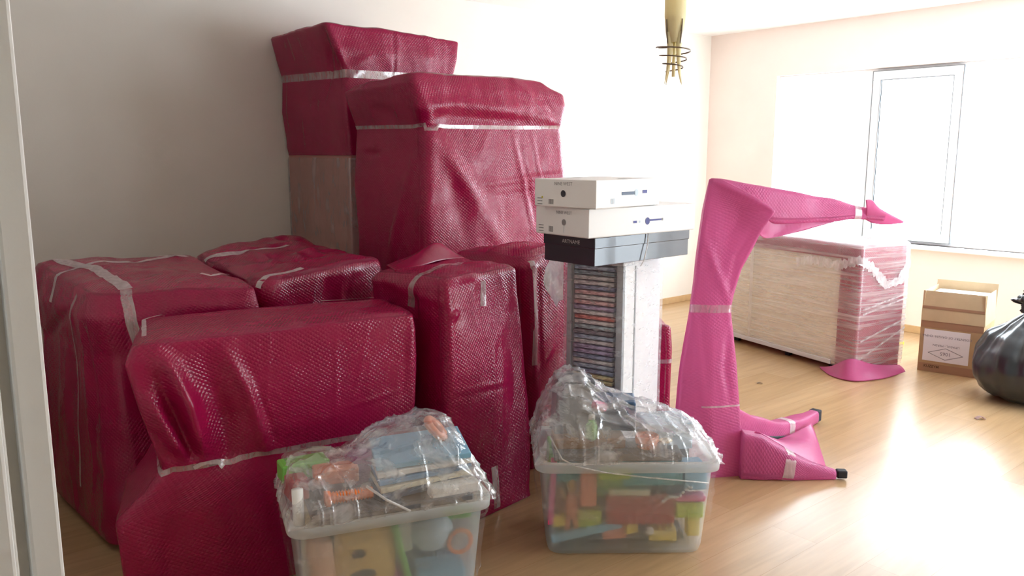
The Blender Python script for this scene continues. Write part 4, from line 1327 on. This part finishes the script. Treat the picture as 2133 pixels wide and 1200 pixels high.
def tblock(T_, name, label, cat, a, b, z, s, col, rz=0, tilt=None, bev=0.006):
    a, b = inner(T_, a, b, z, s, rz)
    o = cbox(name, T_.p(a, b, z), s, angof(T_) + rz, pm(col), None, bev, tilt)
    return tag(o, label, cat)


def studs(T_, name, label, a, b, z, s, col, rz=0, nx=2, ny=2):
    """toy brick with studs"""
    a, b = inner(T_, a, b, z, s, rz)
    c = T_.p(a, b, z)
    t = thing(name, label, 'toy', tuple(c))
    cbox('brick_body', c, s, angof(T_) + rz, pm(col), t, 0.003)
    q = math.radians(angof(T_) + rz)
    for i in range(nx):
        for j in range(ny):
            dx, dy = ((i + 0.5) / nx - 0.5) * s[0], ((j + 0.5) / ny - 0.5) * s[1]
            lathe('stud', [(0.007, 0), (0.007, 0.006), (0.006, 0.0075)], c + V(dx * math.cos(q) - dy * math.sin(q), dx * math.sin(q) + dy * math.cos(q), s[2] / 2), pm(col), t, 12)
    return t


def ball(T_, name, label, a, b, z, r, col, sq=1.0):
    prof = [(max(r * math.sin(q), 0.0005), -r * math.cos(q) * sq) for q in np.linspace(0, math.pi, 17)]
    o = lathe(name, prof, T_.p(a, b, z), pm(col), None, 28)
    return tag(o, label, 'ball')


def stick(T_, name, label, cat, p, q, r, col, n=10):
    return tag(tube(name, [p, (np.asarray(p) + np.asarray(q)) / 2, q], r, pm(col), None, n), label, cat)


def torus(T_, name, label, c, R, r, nrm, col):
    nrm = Vector(nrm).normalized()
    a = nrm.orthogonal().normalized()
    b = nrm.cross(a)
    c = Vector(c)
    return tag(tube(name, [c + a * R * math.cos(t) + b * R * math.sin(t) for t in np.linspace(0, 2 * math.pi, 28, endpoint=False)], r, pm(col), None, 8, True), label, 'toy')


# left tub: inside
fr = -TL.v
ball(TL, 'toy_ball', 'large pale blue ball inside the left tub', 0.72, 0.33, 0.235, 0.074, 'pblue', 0.93)
mask = thing('toy_mask', 'yellow toy face plate with three holes inside the left tub', 'toy', tuple(TL.p(0.37, 0.24, 0.2)))
def plate_with_holes(c, xd, yd, nd, w, h, th, holes, mat, parent, name):
    """rounded plate with elliptical holes, cut as a fine grid"""
    nx, ny = 44, 56
    keep = {}
    vs, fs = [], []
    def inside(u, v):
        x, y = abs(u) * 2, abs(v) * 2
        if x ** 4 + y ** 4 > 1: return False
        return all(((u - a) / ra) ** 2 + ((v - b) / rb) ** 2 > 1 for a, b, ra, rb in holes)
    def vid(i, j, k):
        key = (i, j, k)
        if key not in keep:
            keep[key] = len(vs)
            u, v = i / nx - 0.5, j / ny - 0.5
            bulge = 0.02 * (1 - 4 * u * u) * (1 - 4 * v * v)
            vs.append(np.asarray(c) + xd * u * w + yd * v * h + nd * (bulge + (th / 2 if k else -th / 2)))
        return keep[key]
    cell = {(i, j) for i in range(nx) for j in range(ny) if inside((i + .5) / nx - .5, (j + .5) / ny - .5)}
    for i, j in cell:
        fs.append((vid(i, j, 1), vid(i + 1, j, 1), vid(i + 1, j + 1, 1), vid(i, j + 1, 1)))
        fs.append((vid(i, j + 1, 0), vid(i + 1, j + 1, 0), vid(i + 1, j, 0), vid(i, j, 0)))
        for di, dj, e in ((1, 0, ((i + 1, j), (i + 1, j + 1))), (-1, 0, ((i, j + 1), (i, j))), (0, 1, ((i + 1, j + 1), (i, j + 1))), (0, -1, ((i, j), (i + 1, j)))):
            if (i + di, j + dj) not in cell:
                (p, q), (r_, s_) = e
                fs.append((vid(p, q, 0), vid(r_, s_, 0), vid(r_, s_, 1), vid(p, q, 1)))
    return mk(name, vs, fs, mat, parent, False)
plate_with_holes(TL.p(0.37, 0.24, 0.20), TL.u, UZ, -TL.v, 0.19, 0.25, 0.012, [(-0.12, 0.08, 0.12, 0.07), (-0.05, -0.22, 0.22, 0.09), (0.18, 0.33, 0.0001, 0.0001)], pm('amber'), mask, 'face_plate')
tblock(TL, 'toy_doll', 'peach moulded toy leaning at the left end inside the left tub', 'toy', 0.16, 0.2, 0.17, (0.08, 0.08, 0.24), 'peach', 10, (6, -8), 0.03)
stick(TL, 'toy_stick', 'long green toy stick slanting beside the pale blue ball', 'toy', TL.p(0.50, 0.19, 0.33), TL.p(0.61, 0.23, 0.022), 0.012, 'green')
ball(TL, 'toy_ball', 'purple ball low inside the left tub', 0.53, 0.31, 0.10, 0.042, 'purple')
torus(TL, 'toy_ring', 'orange ring at the right end inside the left tub', TL.p(0.845, 0.17, 0.205), 0.038, 0.007, tuple(fr), 'orange')
tblock(TL, 'toy_block', 'teal toy block low inside the left tub below the yellow face plate', 'toy', 0.30, 0.2, 0.055, (0.12, 0.08, 0.06), 'teal', 12)
tblock(TL, 'toy_block', 'blue toy block under the pale blue ball', 'toy', 0.76, 0.25, 0.07, (0.16, 0.11, 0.08), 'sky', -6)
tblock(TL, 'picture_book', 'dark blue book lying along the bottom of the left tub', 'book', 0.5, 0.72, 0.045, (0.5, 0.13, 0.06), 'blue', 0)
tblock(TL, 'toy_case', 'grey toy case upright at the back of the left tub', 'toy', 0.62, 0.68, 0.22, (0.30, 0.10, 0.24), 'grey', 4)
tblock(TL, 'toy_case', 'cream toy case upright at the back left of the left tub', 'toy', 0.22, 0.68, 0.22, (0.16, 0.10, 0.26), 'cream', -5)
# left tub: heaped above the rim
stripe = [('navy', 'dark blue'), ('cream', 'cream'), ('blue', 'blue'), ('white', 'white'), ('sky', 'light blue')]
for k, (c, nm) in enumerate(stripe):
    zz = 0.418 + 0.022 * k
    tblock(TL, 'picture_book', '%s picture book %s heaped on the left tub' % (nm, ['lowest of the stack', 'second from the bottom of the stack', 'in the middle of the stack', 'second from the top of the stack', 'topmost of the stack'][k]), 'book',
           0.66 + 0.005 * k, 0.42, zz, (0.30, 0.22, 0.018), c, 6 - 3 * k, (4, -3), 0.003)
torus(TL, 'toy_ring', 'orange-pink toy ring topmost under the film of the left tub', TL.p(0.78, 0.48, 0.555), 0.038, 0.014, (0.5, -0.4, 0.6), 'salmon')
bolt = thing('toy_bolt', 'orange threaded toy bolt lying on top of the left tub', 'toy', tuple(TL.p(0.30, 0.10, 0.415)))
pp = [TL.p(0.20 + 0.20 * q, 0.10, 0.43) for q in np.linspace(0, 1, 41)]
tube('bolt_shaft', pp, [0.017 + 0.0035 * math.sin(i * 2.2) for i in range(41)], pm('orange'), bolt, 14)
tube('bolt_head', [TL.p(0.175, 0.10, 0.43), TL.p(0.20, 0.10, 0.43)], 0.026, pm('salmon'), bolt, 6)
tblock(TL, 'pencil_box', 'white box with orange stripe on the right of the left tub', 'toy', 0.80, 0.10, 0.405, (0.16, 0.05, 0.036), 'white', 3)
strp = TL.p(0.80, 0.10, 0.405) - TL.v * 0.0262
tblock(TL, 'toy_block', 'green block at the back left corner heaped on the left tub', 'toy', 0.12, 0.62, 0.46, (0.15, 0.08, 0.06), 'green', 8)
tblock(TL, 'toy_block', 'salmon-orange block behind the bolt heaped on the left tub', 'toy', 0.26, 0.45, 0.455, (0.14, 0.07, 0.05), 'salmon', -4)
stick(TL, 'toy_tube', 'white round-ended tube standing at the left front of the left tub', 'toy', TL.p(0.055, 0.10, 0.36), TL.p(0.055, 0.12, 0.47), 0.017, 'white', 16)
tblock(TL, 'toy_tray', 'dark grey tray lying across the top of the left tub', 'toy', 0.5, 0.35, 0.378, (0.50, 0.26, 0.024), 'grey', 0, None, 0.006)
tblock(TL, 'toy_block', 'purple-pink block left of the book stack on the left tub', 'toy', 0.40, 0.55, 0.45, (0.09, 0.08, 0.09), 'purple', 20)
tblock(TL, 'toy_block', 'red toy piece at the far left edge of the left tub', 'toy', 0.07, 0.45, 0.43, (0.06, 0.08, 0.07), 'red', 10)

# right tub: inside
tblock(TR, 'toy_strip', 'pink strip standing against the left end inside the right tub', 'toy', 0.065, 0.10, 0.235, (0.02, 0.05, 0.24), 'pink', 0, (0, 3), 0.003)
fig = thing('toy_figure', 'orange-tan toy figure with raised arms inside the right tub', 'toy', tuple(TR.p(0.18, 0.12, 0.12)))
fb = TR.p(0.205, 0.20, 0.0)
tube('figure_body', [fb + UZ * 0.135, fb + UZ * 0.17, fb + UZ * 0.21, fb + UZ * 0.235], [0.02, 0.026, 0.022, 0.012], pm('salmon'), fig, 12)
tube('figure_arm', [fb + UZ * 0.205, fb + TR.u * 0.035 + UZ * 0.225, fb + TR.u * 0.055 + UZ * 0.25], [0.010, 0.009, 0.008], pm('amber'), fig, 8)
tube('figure_arm', [fb + UZ * 0.205, fb - TR.u * 0.03 + UZ * 0.215, fb - TR.u * 0.045 + UZ * 0.245], [0.010, 0.009, 0.008], pm('amber'), fig, 8)
tube('figure_leg', [fb + TR.u * 0.01 + UZ * 0.14, fb + TR.u * 0.018 + UZ * 0.10, fb + TR.u * 0.02 + UZ * 0.075], 0.011, pm('salmon'), fig, 8)
tube('figure_leg', [fb - TR.u * 0.01 + UZ * 0.14, fb - TR.u * 0.016 + UZ * 0.10, fb - TR.u * 0.012 + UZ * 0.075], 0.011, pm('salmon'), fig, 8)
tube('figure_head', [fb + UZ * 0.235, fb + UZ * 0.25, fb + UZ * 0.272, fb + UZ * 0.28], [0.012, 0.019, 0.017, 0.006], pm('amber'), fig, 12)
studs(TR, 'toy_brick', 'yellow toy brick at the left end inside the right tub', 0.115, 0.12, 0.125, (0.05, 0.035, 0.04), 'yellow', 20)
tblock(TR, 'picture_book', 'light blue book slanting low at the left inside the right tub', 'book', 0.27, 0.16, 0.085, (0.26, 0.10, 0.03), 'sky', 0, (0, -13), 0.003)
tblock(TR, 'toy_box', 'dark red box in the middle of the right tub', 'toy', 0.58, 0.22, 0.17, (0.25, 0.12, 0.11), 'red', 0)
studs(TR, 'toy_brick', 'lime green brick at the right end inside the right tub', 0.86, 0.14, 0.17, (0.10, 0.05, 0.06), 'lime', 0, 4, 2)
studs(TR, 'toy_brick', 'small yellow brick in the middle bottom of the right tub', 0.53, 0.13, 0.095, (0.05, 0.04, 0.045), 'yellow', 25)
studs(TR, 'toy_brick', 'long yellow brick at the bottom right of the right tub', 0.71, 0.13, 0.065, (0.10, 0.05, 0.04), 'yellow', -3, 4, 2)
studs(TR, 'toy_brick', 'upright yellow brick beneath the lime green brick', 0.89, 0.14, 0.10, (0.045, 0.04, 0.07), 'yellow', 5)
tag(lathe('toy_disc', [(0.004, -0.006), (0.015, -0.006), (0.016, 0.0), (0.015, 0.006), (0.004, 0.006)], TR.p(0.635, 0.165, 0.085), pm('white'), None, 20, True, np.array([TR.u, UZ, -TR.v]).T), 'small white disc between the yellow bricks in the right tub', 'toy')
ch = thing('bead_chain', 'white bead chain slanting across the dark red box in the right tub', 'toy', tuple(TR.p(0.74, 0.10, 0.21)))
for k in range(11):
    q = k / 10
    lathe('bead', [(0.001, -0.007), (0.006, -0.003), (0.006, 0.003), (0.001, 0.007)], TR.p(0.70 + 0.15 * q, 0.12, 0.205 + 0.05 * q + 0.008 * math.sin(q * 9)), pm('white'), ch, 10)
tblock(TR, 'toy_case', 'teal toy case high in the middle of the right tub', 'toy', 0.64, 0.30, 0.285, (0.22, 0.14, 0.045), 'teal', 2)
tblock(TR, 'toy_block', 'orange-brown post left of centre inside the right tub', 'toy', 0.29, 0.18, 0.255, (0.06, 0.05, 0.14), 'salmon', 6)
tblock(TR, 'toy_block', 'green block behind the orange-brown post in the right tub', 'toy', 0.42, 0.30, 0.245, (0.11, 0.08, 0.08), 'green', -10)
tblock(TR, 'toy_block', 'light blue block at the upper right inside the right tub', 'toy', 0.91, 0.25, 0.29, (0.08, 0.10, 0.09), 'sky', 4)
tblock(TR, 'toy_block', 'pink flat block above the lime green brick', 'toy', 0.87, 0.16, 0.215, (0.11, 0.05, 0.022), 'pink', 0)
tblock(TR, 'toy_case', 'dark grey case along the back of the right tub', 'toy', 0.60, 0.70, 0.20, (0.40, 0.12, 0.28), 'grey', 0)
tblock(TR, 'toy_case', 'olive green case in the back left of the right tub', 'toy', 0.16, 0.68, 0.2, (0.10, 0.13, 0.3), 'green', 0)
# right tub: heaped above the rim
tblock(TR, 'toy_case', 'dark grey tall box topmost under the film of the right tub', 'toy', 0.22, 0.50, 0.52, (0.14, 0.12, 0.22), 'grey', 4, (0, 3))
tblock(TR, 'toy_case', 'dark blue box in the middle of the heap on the right tub', 'toy', 0.46, 0.52, 0.492, (0.15, 0.13, 0.11), 'navy', -6)
tblock(TR, 'toy_case', 'grey flat box lying along the front of the right tub heap', 'toy', 0.45, 0.30, 0.375, (0.46, 0.16, 0.03), 'grey', 0)
tblock(TR, 'wooden_box', 'brown wooden box behind the flat grey one on the right tub', 'toy', 0.30, 0.36, 0.41, (0.26, 0.12, 0.04), 'brown', 2)
tblock(TR, 'toy_case', 'pale blue box at the right of the heap on the right tub', 'toy', 0.74, 0.50, 0.42, (0.17, 0.16, 0.10), 'pblue', 8)
tblock(TR, 'toy_block', 'small pink block leaning on the tall grey box of the right tub', 'toy', 0.36, 0.36, 0.535, (0.05, 0.04, 0.03), 'pink', 20, (0, 15))
bo = thing('toy_bottle', 'small green bottle standing in the heap on the right tub', 'toy', tuple(TR.p(0.31, 0.22, 0.43)))
lathe('bottle_body', [(0.016, 0), (0.021, 0.006), (0.021, 0.05), (0.012, 0.066), (0.010, 0.074)], TR.p(0.31, 0.22, 0.43), pm('green'), bo, 20)
lathe('bottle_cap', [(0.012, 0.074), (0.012, 0.088), (0.010, 0.09)], TR.p(0.31, 0.22, 0.43), pm('white'), bo, 20)
cu = thing('toy_cup', 'orange round cup lying right of the green bottle on the right tub', 'toy', tuple(TR.p(0.61, 0.20, 0.42)))
lathe('cup_body', [(0.02, -0.03), (0.036, -0.022), (0.042, 0.0), (0.042, 0.02), (0.038, 0.022), (0.036, 0.0), (0.03, -0.018)], TR.p(0.61, 0.20, 0.425), pm('salmon'), cu, 24)
torus(TR, 'toy_ring', 'small cream ring lying beside the orange cup', TR.p(0.71, 0.22, 0.42), 0.022, 0.006, (0, 0.2, 1), 'cream')


FILL_R = [('toy_block', 'brown block at the far left middle inside the right tub', 0.10, 0.30, 0.19, (0.07, 0.07, 0.09), 'brown', 12), ('toy_block', 'olive-lime block under the orange-brown post in the right tub', 0.31, 0.25, 0.13, (0.09, 0.07, 0.07), 'lime', -8),
          ('toy_block', 'teal block at the top left inside the right tub', 0.19, 0.28, 0.30, (0.11, 0.08, 0.06), 'teal', 5), ('toy_block', 'salmon block lying low right of the blue book in the right tub', 0.44, 0.14, 0.075, (0.09, 0.05, 0.045), 'salmon', 8),
          ('toy_block', 'cream flat block on top of the dark red box', 0.52, 0.22, 0.2385, (0.15, 0.10, 0.022), 'cream', -3), ('toy_block', 'navy block above the bead chain in the right tub', 0.77, 0.28, 0.235, (0.07, 0.09, 0.10), 'navy', 6),
          ('toy_block', 'grey flat piece along the bottom of the right tub', 0.55, 0.45, 0.03, (0.40, 0.10, 0.035), 'grey', 0), ('toy_block', 'yellow-green block high in the middle of the right tub', 0.43, 0.15, 0.31, (0.12, 0.05, 0.035), 'lime', 3)]
for nm, lb_, a_, b_, z_0, s_, c_, rz_ in FILL_R: tblock(TR, nm, lb_, 'toy', a_, b_, z_0, s_, c_, rz_)
FILL_L = [('toy_block', 'light green block at the upper right inside the left tub', 0.86, 0.35, 0.30, (0.10, 0.07, 0.07), 'green', -8),
          ('toy_block', 'white block behind the green stick in the left tub', 0.52, 0.36, 0.24, (0.12, 0.07, 0.12), 'white', 5)]
for nm, lb_, a_, b_, z_0, s_, c_, rz_ in FILL_L: tblock(TL, nm, lb_, 'toy', a_, b_, z_0, s_, c_, rz_)

# ---- cardboard box
M_KRAFT = plain('kraft_card', (0.46, 0.31, 0.17), 0.8, noise_amt=0.08, scale=10)
M_KRAFT2 = plain('kraft_card_inner', (0.55, 0.41, 0.25), 0.8, noise_amt=0.06, scale=10)
M_BTAPE = plain('brown_tape', (0.36, 0.20, 0.12), 0.35)
kf = V(5.536, 2.374, 0)
kn = V(5.606, 2.007, 0)
kx = (kn - kf) / np.linalg.norm(kn - kf)
ky = V(-kx[1], kx[0], 0)
KW, KD, KH, KF = float(np.linalg.norm(kn - kf)), 0.36, 0.345, 0.20
K = thing('cardboard_box', 'open cardboard box with upside-down white label beside the black bag', 'box', tuple(kf + kx * KW / 2 + ky * KD / 2))
th = 0.005
hexa('box_side', fbox(kf, kx * KW, ky * th, UZ * KH), M_KRAFT, K)
hexa('box_side', fbox(kf + ky * (KD - th), kx * KW, ky * th, UZ * KH), M_KRAFT, K)
hexa('box_side', fbox(kf + ky * th, kx * th, ky * (KD - 2 * th), UZ * KH), M_KRAFT, K)
hexa('box_side', fbox(kf + ky * th + kx * (KW - th), kx * th, ky * (KD - 2 * th), UZ * KH), M_KRAFT, K)
hexa('box_bottom', fbox(kf + ky * th + kx * th, kx * (KW - 2 * th), ky * (KD - 2 * th), UZ * th), M_KRAFT, K)


def flap(o, along, up):
    n_ = np.cross(along, up)
    n_ /= np.linalg.norm(n_)
    return hexa('box_flap', fbox(o, along, n_ * 0.004, up), M_KRAFT2, K)


flap(kf + UZ * KH, kx * KW, UZ * KF + ky * 0.015)
flap(kf + ky * (KD) + UZ * KH, kx * KW, UZ * (KF + 0.03) + ky * 0.03)
flap(kf + UZ * KH, ky * KD, UZ * KF - kx * -0.012)
flap(kf + kx * KW + UZ * KH, ky * KD, UZ * (KF - 0.005) - kx * 0.01)
hexa('brown_tape', fbox(kf - ky * 0.0012 + kx * 0.004 + UZ * (KH - 0.045), kx * (KW - 0.008), ky * 0.001, UZ * 0.044), M_BTAPE, K)
hexa('brown_tape', fbox(kf - ky * 0.0012 + kx * 0.004 + UZ * 0.002, kx * (KW - 0.008), ky * 0.001, UZ * 0.055), M_BTAPE, K)
hexa('brown_tape', fbox(kf - ky * 0.0010 + kx * 0.004 + UZ * (KH + 0.082), kx * (KW - 0.008), ky * 0.001, UZ * 0.018), M_BTAPE, K)
lb = hexa('paper_label', fbox(kf - ky * 0.0026 + kx * 0.026 + UZ * 0.075, kx * 0.275, ky * 0.001, UZ * 0.215), plain('label_paper', (0.80, 0.78, 0.83), 0.6), K)
lb['label'] = 'white paper label stuck on upside down'
M_LINK = plain('label_ink', (0.20, 0.19, 0.24), 0.6)
lc = kf - ky * 0.0034 + kx * (0.026 + 0.1375)
text_mesh('COUNTRY OF ORIGIN: CHINA', 0.0215, lc + UZ * 0.252, -kx, -UZ, M_LINK, lb)
text_mesh('LIMASOL - MERSIN', 0.0195, lc + UZ * 0.192, -kx, -UZ, M_LINK, lb)
text_mesh('1065', 0.033, lc + UZ * 0.143, -kx, -UZ, M_LINK, lb)
dm = [lc + kx * -0.105 + UZ * 0.131, lc + UZ * 0.092, lc + kx * 0.105 + UZ * 0.131, lc + UZ * 0.170]
for i in range(4):
    a, b = dm[i], dm[(i + 1) % 4]
    n_ = np.cross(b - a, ky)
    n_ = n_ / np.linalg.norm(n_) * 0.0016
    mk('diamond_line', [a - n_, b - n_, b + n_, a + n_], [(0, 1, 2, 3)], M_LINK, lb)
text_mesh('KUZEYM', 0.024, kf - ky * 0.0028 + kx * 0.085 + UZ * 0.030, kx, UZ, M_INKT, K, bold=0.0006)
pap = tag(cbox('paper_sheaf', kf + kx * KW * 0.5 + ky * KD * 0.5 + UZ * 0.42, (0.30, 0.32, 0.20), math.degrees(math.atan2(ky[1], ky[0])), plain('paper_white', (0.88, 0.88, 0.88), 0.7), None, 0.01), 'white papers filling the open cardboard box', 'paper')
cbp = kf + kx * KW * 0.45 + ky * 0.05 + UZ * 0.531
tag(cbox('blue_packet', cbp, (0.04, 0.10, 0.014), math.degrees(math.atan2(ky[1], ky[0])), pm('sky'), None, 0.003), 'small blue packet lying on the papers in the cardboard box', 'packet')

# ---- black bag
bc = V(5.36, 1.625, 0)
BG = thing('garbage_bag', 'tied black plastic garbage bag at the right edge of the floor', 'bag', tuple(bc))
M_BAG = plain('black_polythene', (0.012, 0.017, 0.022), 0.28, spec=0.7, bump=0.25, bscale=14)
prof = [(0.10, 0.004), (0.20, 0.01), (0.27, 0.05), (0.315, 0.13), (0.325, 0.21), (0.305, 0.30), (0.25, 0.385), (0.17, 0.45), (0.095, 0.495), (0.055, 0.52), (0.046, 0.545), (0.055, 0.57)]
zz = np.linspace(0, len(prof) - 1, 70)
pr = np.array(prof)
rr_ = np.interp(zz, range(len(prof)), pr[:, 0])
z_ = np.interp(zz, range(len(prof)), pr[:, 1])
n = 160
a = np.linspace(0, 2 * math.pi, n, endpoint=False)
fold = sum(amp * np.sin(k * a + ph) for k, amp, ph in ((7, 0.35, 0.3), (11, 0.3, 1.2), (17, 0.3, 2.1), (23, 0.2, 0.7), (31, 0.15, 1.0)))
Gb = np.zeros((70, n, 3))
for i in range(70):
    up_ = np.clip((z_[i] - 0.2) / 0.3, 0, 1)
    r_ = rr_[i] * (1 + fold * (0.015 + 0.11 * up_))
    Gb[i, :, 0] = bc[0] + r_ * np.cos(a)
    Gb[i, :, 1] = bc[1] + r_ * np.sin(a)
    Gb[i, :, 2] = z_[i]
Pb = Gb.reshape(-1, 3)
Gb += grid_normals(Gb) * (0.018 * noise(Pb * 6, 4) + 0.008 * noise(Pb * 15, 6)).reshape(70, n)[..., None]
Gb[..., 2] = np.maximum(Gb[..., 2], 0.002)
mk('bag_body', Gb.reshape(-1, 3), grid_faces(70, n) + [tuple(range(n))[::-1], tuple(69 * n + j for j in range(n))], M_BAG, BG, True)
# bunched neck above the tie: an irregular tuft
kn_c = bc + V(0, 0, 0.60)
nu, nv = 90, 40
th_, ph_ = np.meshgrid(np.linspace(0, 2 * math.pi, nu, endpoint=False), np.linspace(0.04, math.pi - 0.04, nv))
D_ = np.stack([np.sin(ph_) * np.cos(th_), np.sin(ph_) * np.sin(th_), -np.cos(ph_)], -1).reshape(-1, 3)
R_ = 0.10 * (1 + 0.55 * noise(D_ * 1.9 + 5, 8) + 0.30 * noise(D_ * 4.5, 3) + 0.12 * noise(D_ * 11, 2))
Kt = kn_c + D_ * R_[:, None] * V(1.15, 1.15, 0.75)
mk('bag_knot', Kt, grid_faces(nv, nu) + [tuple(range(nu))[::-1], tuple((nv - 1) * nu + j for j in range(nu))], M_BAG, BG, True)

# ---- hanging lamp
lp = V(3.09, 2.54, 0)
LP = thing('pendant_lamp', 'pale gold pendant lamp with a dark spiral wire hanging from the ceiling', 'lamp', (lp[0], lp[1], 1.76))
M_GOLD = plain('pale_gold_glass', (0.85, 0.76, 0.46), 0.3, trans=0.35)
M_BRZ = plain('dark_bronze', (0.16, 0.12, 0.08), 0.35, metal=0.6)
lathe('lamp_canopy', [(0.06, ZC - 0.001), (0.06, ZC - 0.02), (0.02, ZC - 0.04)], (lp[0], lp[1], 0), M_GOLD, LP, 24)
tube('lamp_rod', [lp + UZ * (ZC - 0.03), lp + UZ * 2.27], 0.006, M_BRZ, LP, 8)
body = lathe('lamp_body', [(0.012, 2.28), (0.032, 2.26), (0.046, 2.21), (0.050, 2.14), (0.049, 2.07), (0.042, 2.0), (0.033, 1.955), (0.030, 1.953), (0.038, 2.0), (0.043, 2.07)], (lp[0], lp[1], 0), M_GOLD, LP, 32, cap=False)
for k in range(4):
    q = math.radians(-10 + 90 * k)
    dr = V(math.cos(q), math.sin(q), 0)
    tube('lamp_strap', [lp + dr * 0.051 + UZ * 2.055, lp + dr * 0.047 + UZ * 2.0, lp + dr * 0.040 + UZ * 1.955, lp + dr * 0.032 + UZ * 1.925], [0.002, 0.004, 0.004, 0.002], M_BRZ, LP, 8)
    tube('lamp_prong', [lp + dr * 0.036 + UZ * 2.0, lp + dr * 0.028 + UZ * 1.93, lp + dr * 0.030 + UZ * 1.88, lp + dr * 0.038 + UZ * 1.825, lp + dr * 0.052 + UZ * 1.765], [0.012, 0.011, 0.009, 0.006, 0.001], M_GOLD, LP, 8)
tube('lamp_stem', [lp + UZ * 1.99, lp + UZ * 1.80], 0.008, M_GOLD, LP, 8)
sp = []
for t_ in np.linspace(0, 1, 120):
    q = t_ * 2 * math.pi * 3.4 + 0.4
    R2 = 0.088 * (1 - 0.62 * t_) if t_ > 0.06 else 0.04 + 0.8 * t_
    sp.append(lp + V(R2 * math.cos(q), R2 * math.sin(q), 1.945 - 0.125 * t_))
tube('lamp_spiral', sp, 0.0032, M_BRZ, LP, 6)

# ---- bits on the floor
o = mk('wood_chip', *sheet_pts([[(4.715, 1.68, 0.004), (4.735, 1.665, 0.02), (4.755, 1.65, 0.004)], [(4.73, 1.70, 0.004), (4.75, 1.685, 0.016), (4.77, 1.67, 0.004)]], 3), plain('chip_wood', (0.35, 0.22, 0.2), 0.7))
tag(o, 'tiny brownish scrap lying on the floor before the black bag', 'scrap')
o = mk('floor_scrap', *sheet_pts([[(4.40, 2.86, 0.003), (4.412, 2.85, 0.012), (4.424, 2.84, 0.003)], [(4.41, 2.872, 0.003), (4.422, 2.862, 0.009), (4.434, 2.852, 0.003)]], 3), plain('scrap_dark', (0.2, 0.13, 0.07), 0.7))
tag(o, 'tiny dark scrap on the floor before the film-wrapped sideboard', 'scrap')
yr = thing('measuring_rule', 'yellow-edged strip lying on the floor behind the film-wrapped sideboard', 'tool', (6.02, 2.88, 0))
cbox('rule_blade', (6.02, 2.88, 0.012), (0.42, 0.05, 0.02), -22, plain('rule_dark', (0.12, 0.09, 0.09), 0.5), yr, 0.003)
cbox('rule_edge', (6.02 - 0.0105, 2.88 - 0.0265, 0.012), (0.42, 0.006, 0.022), -22, pm('yellow'), yr, 0.001)
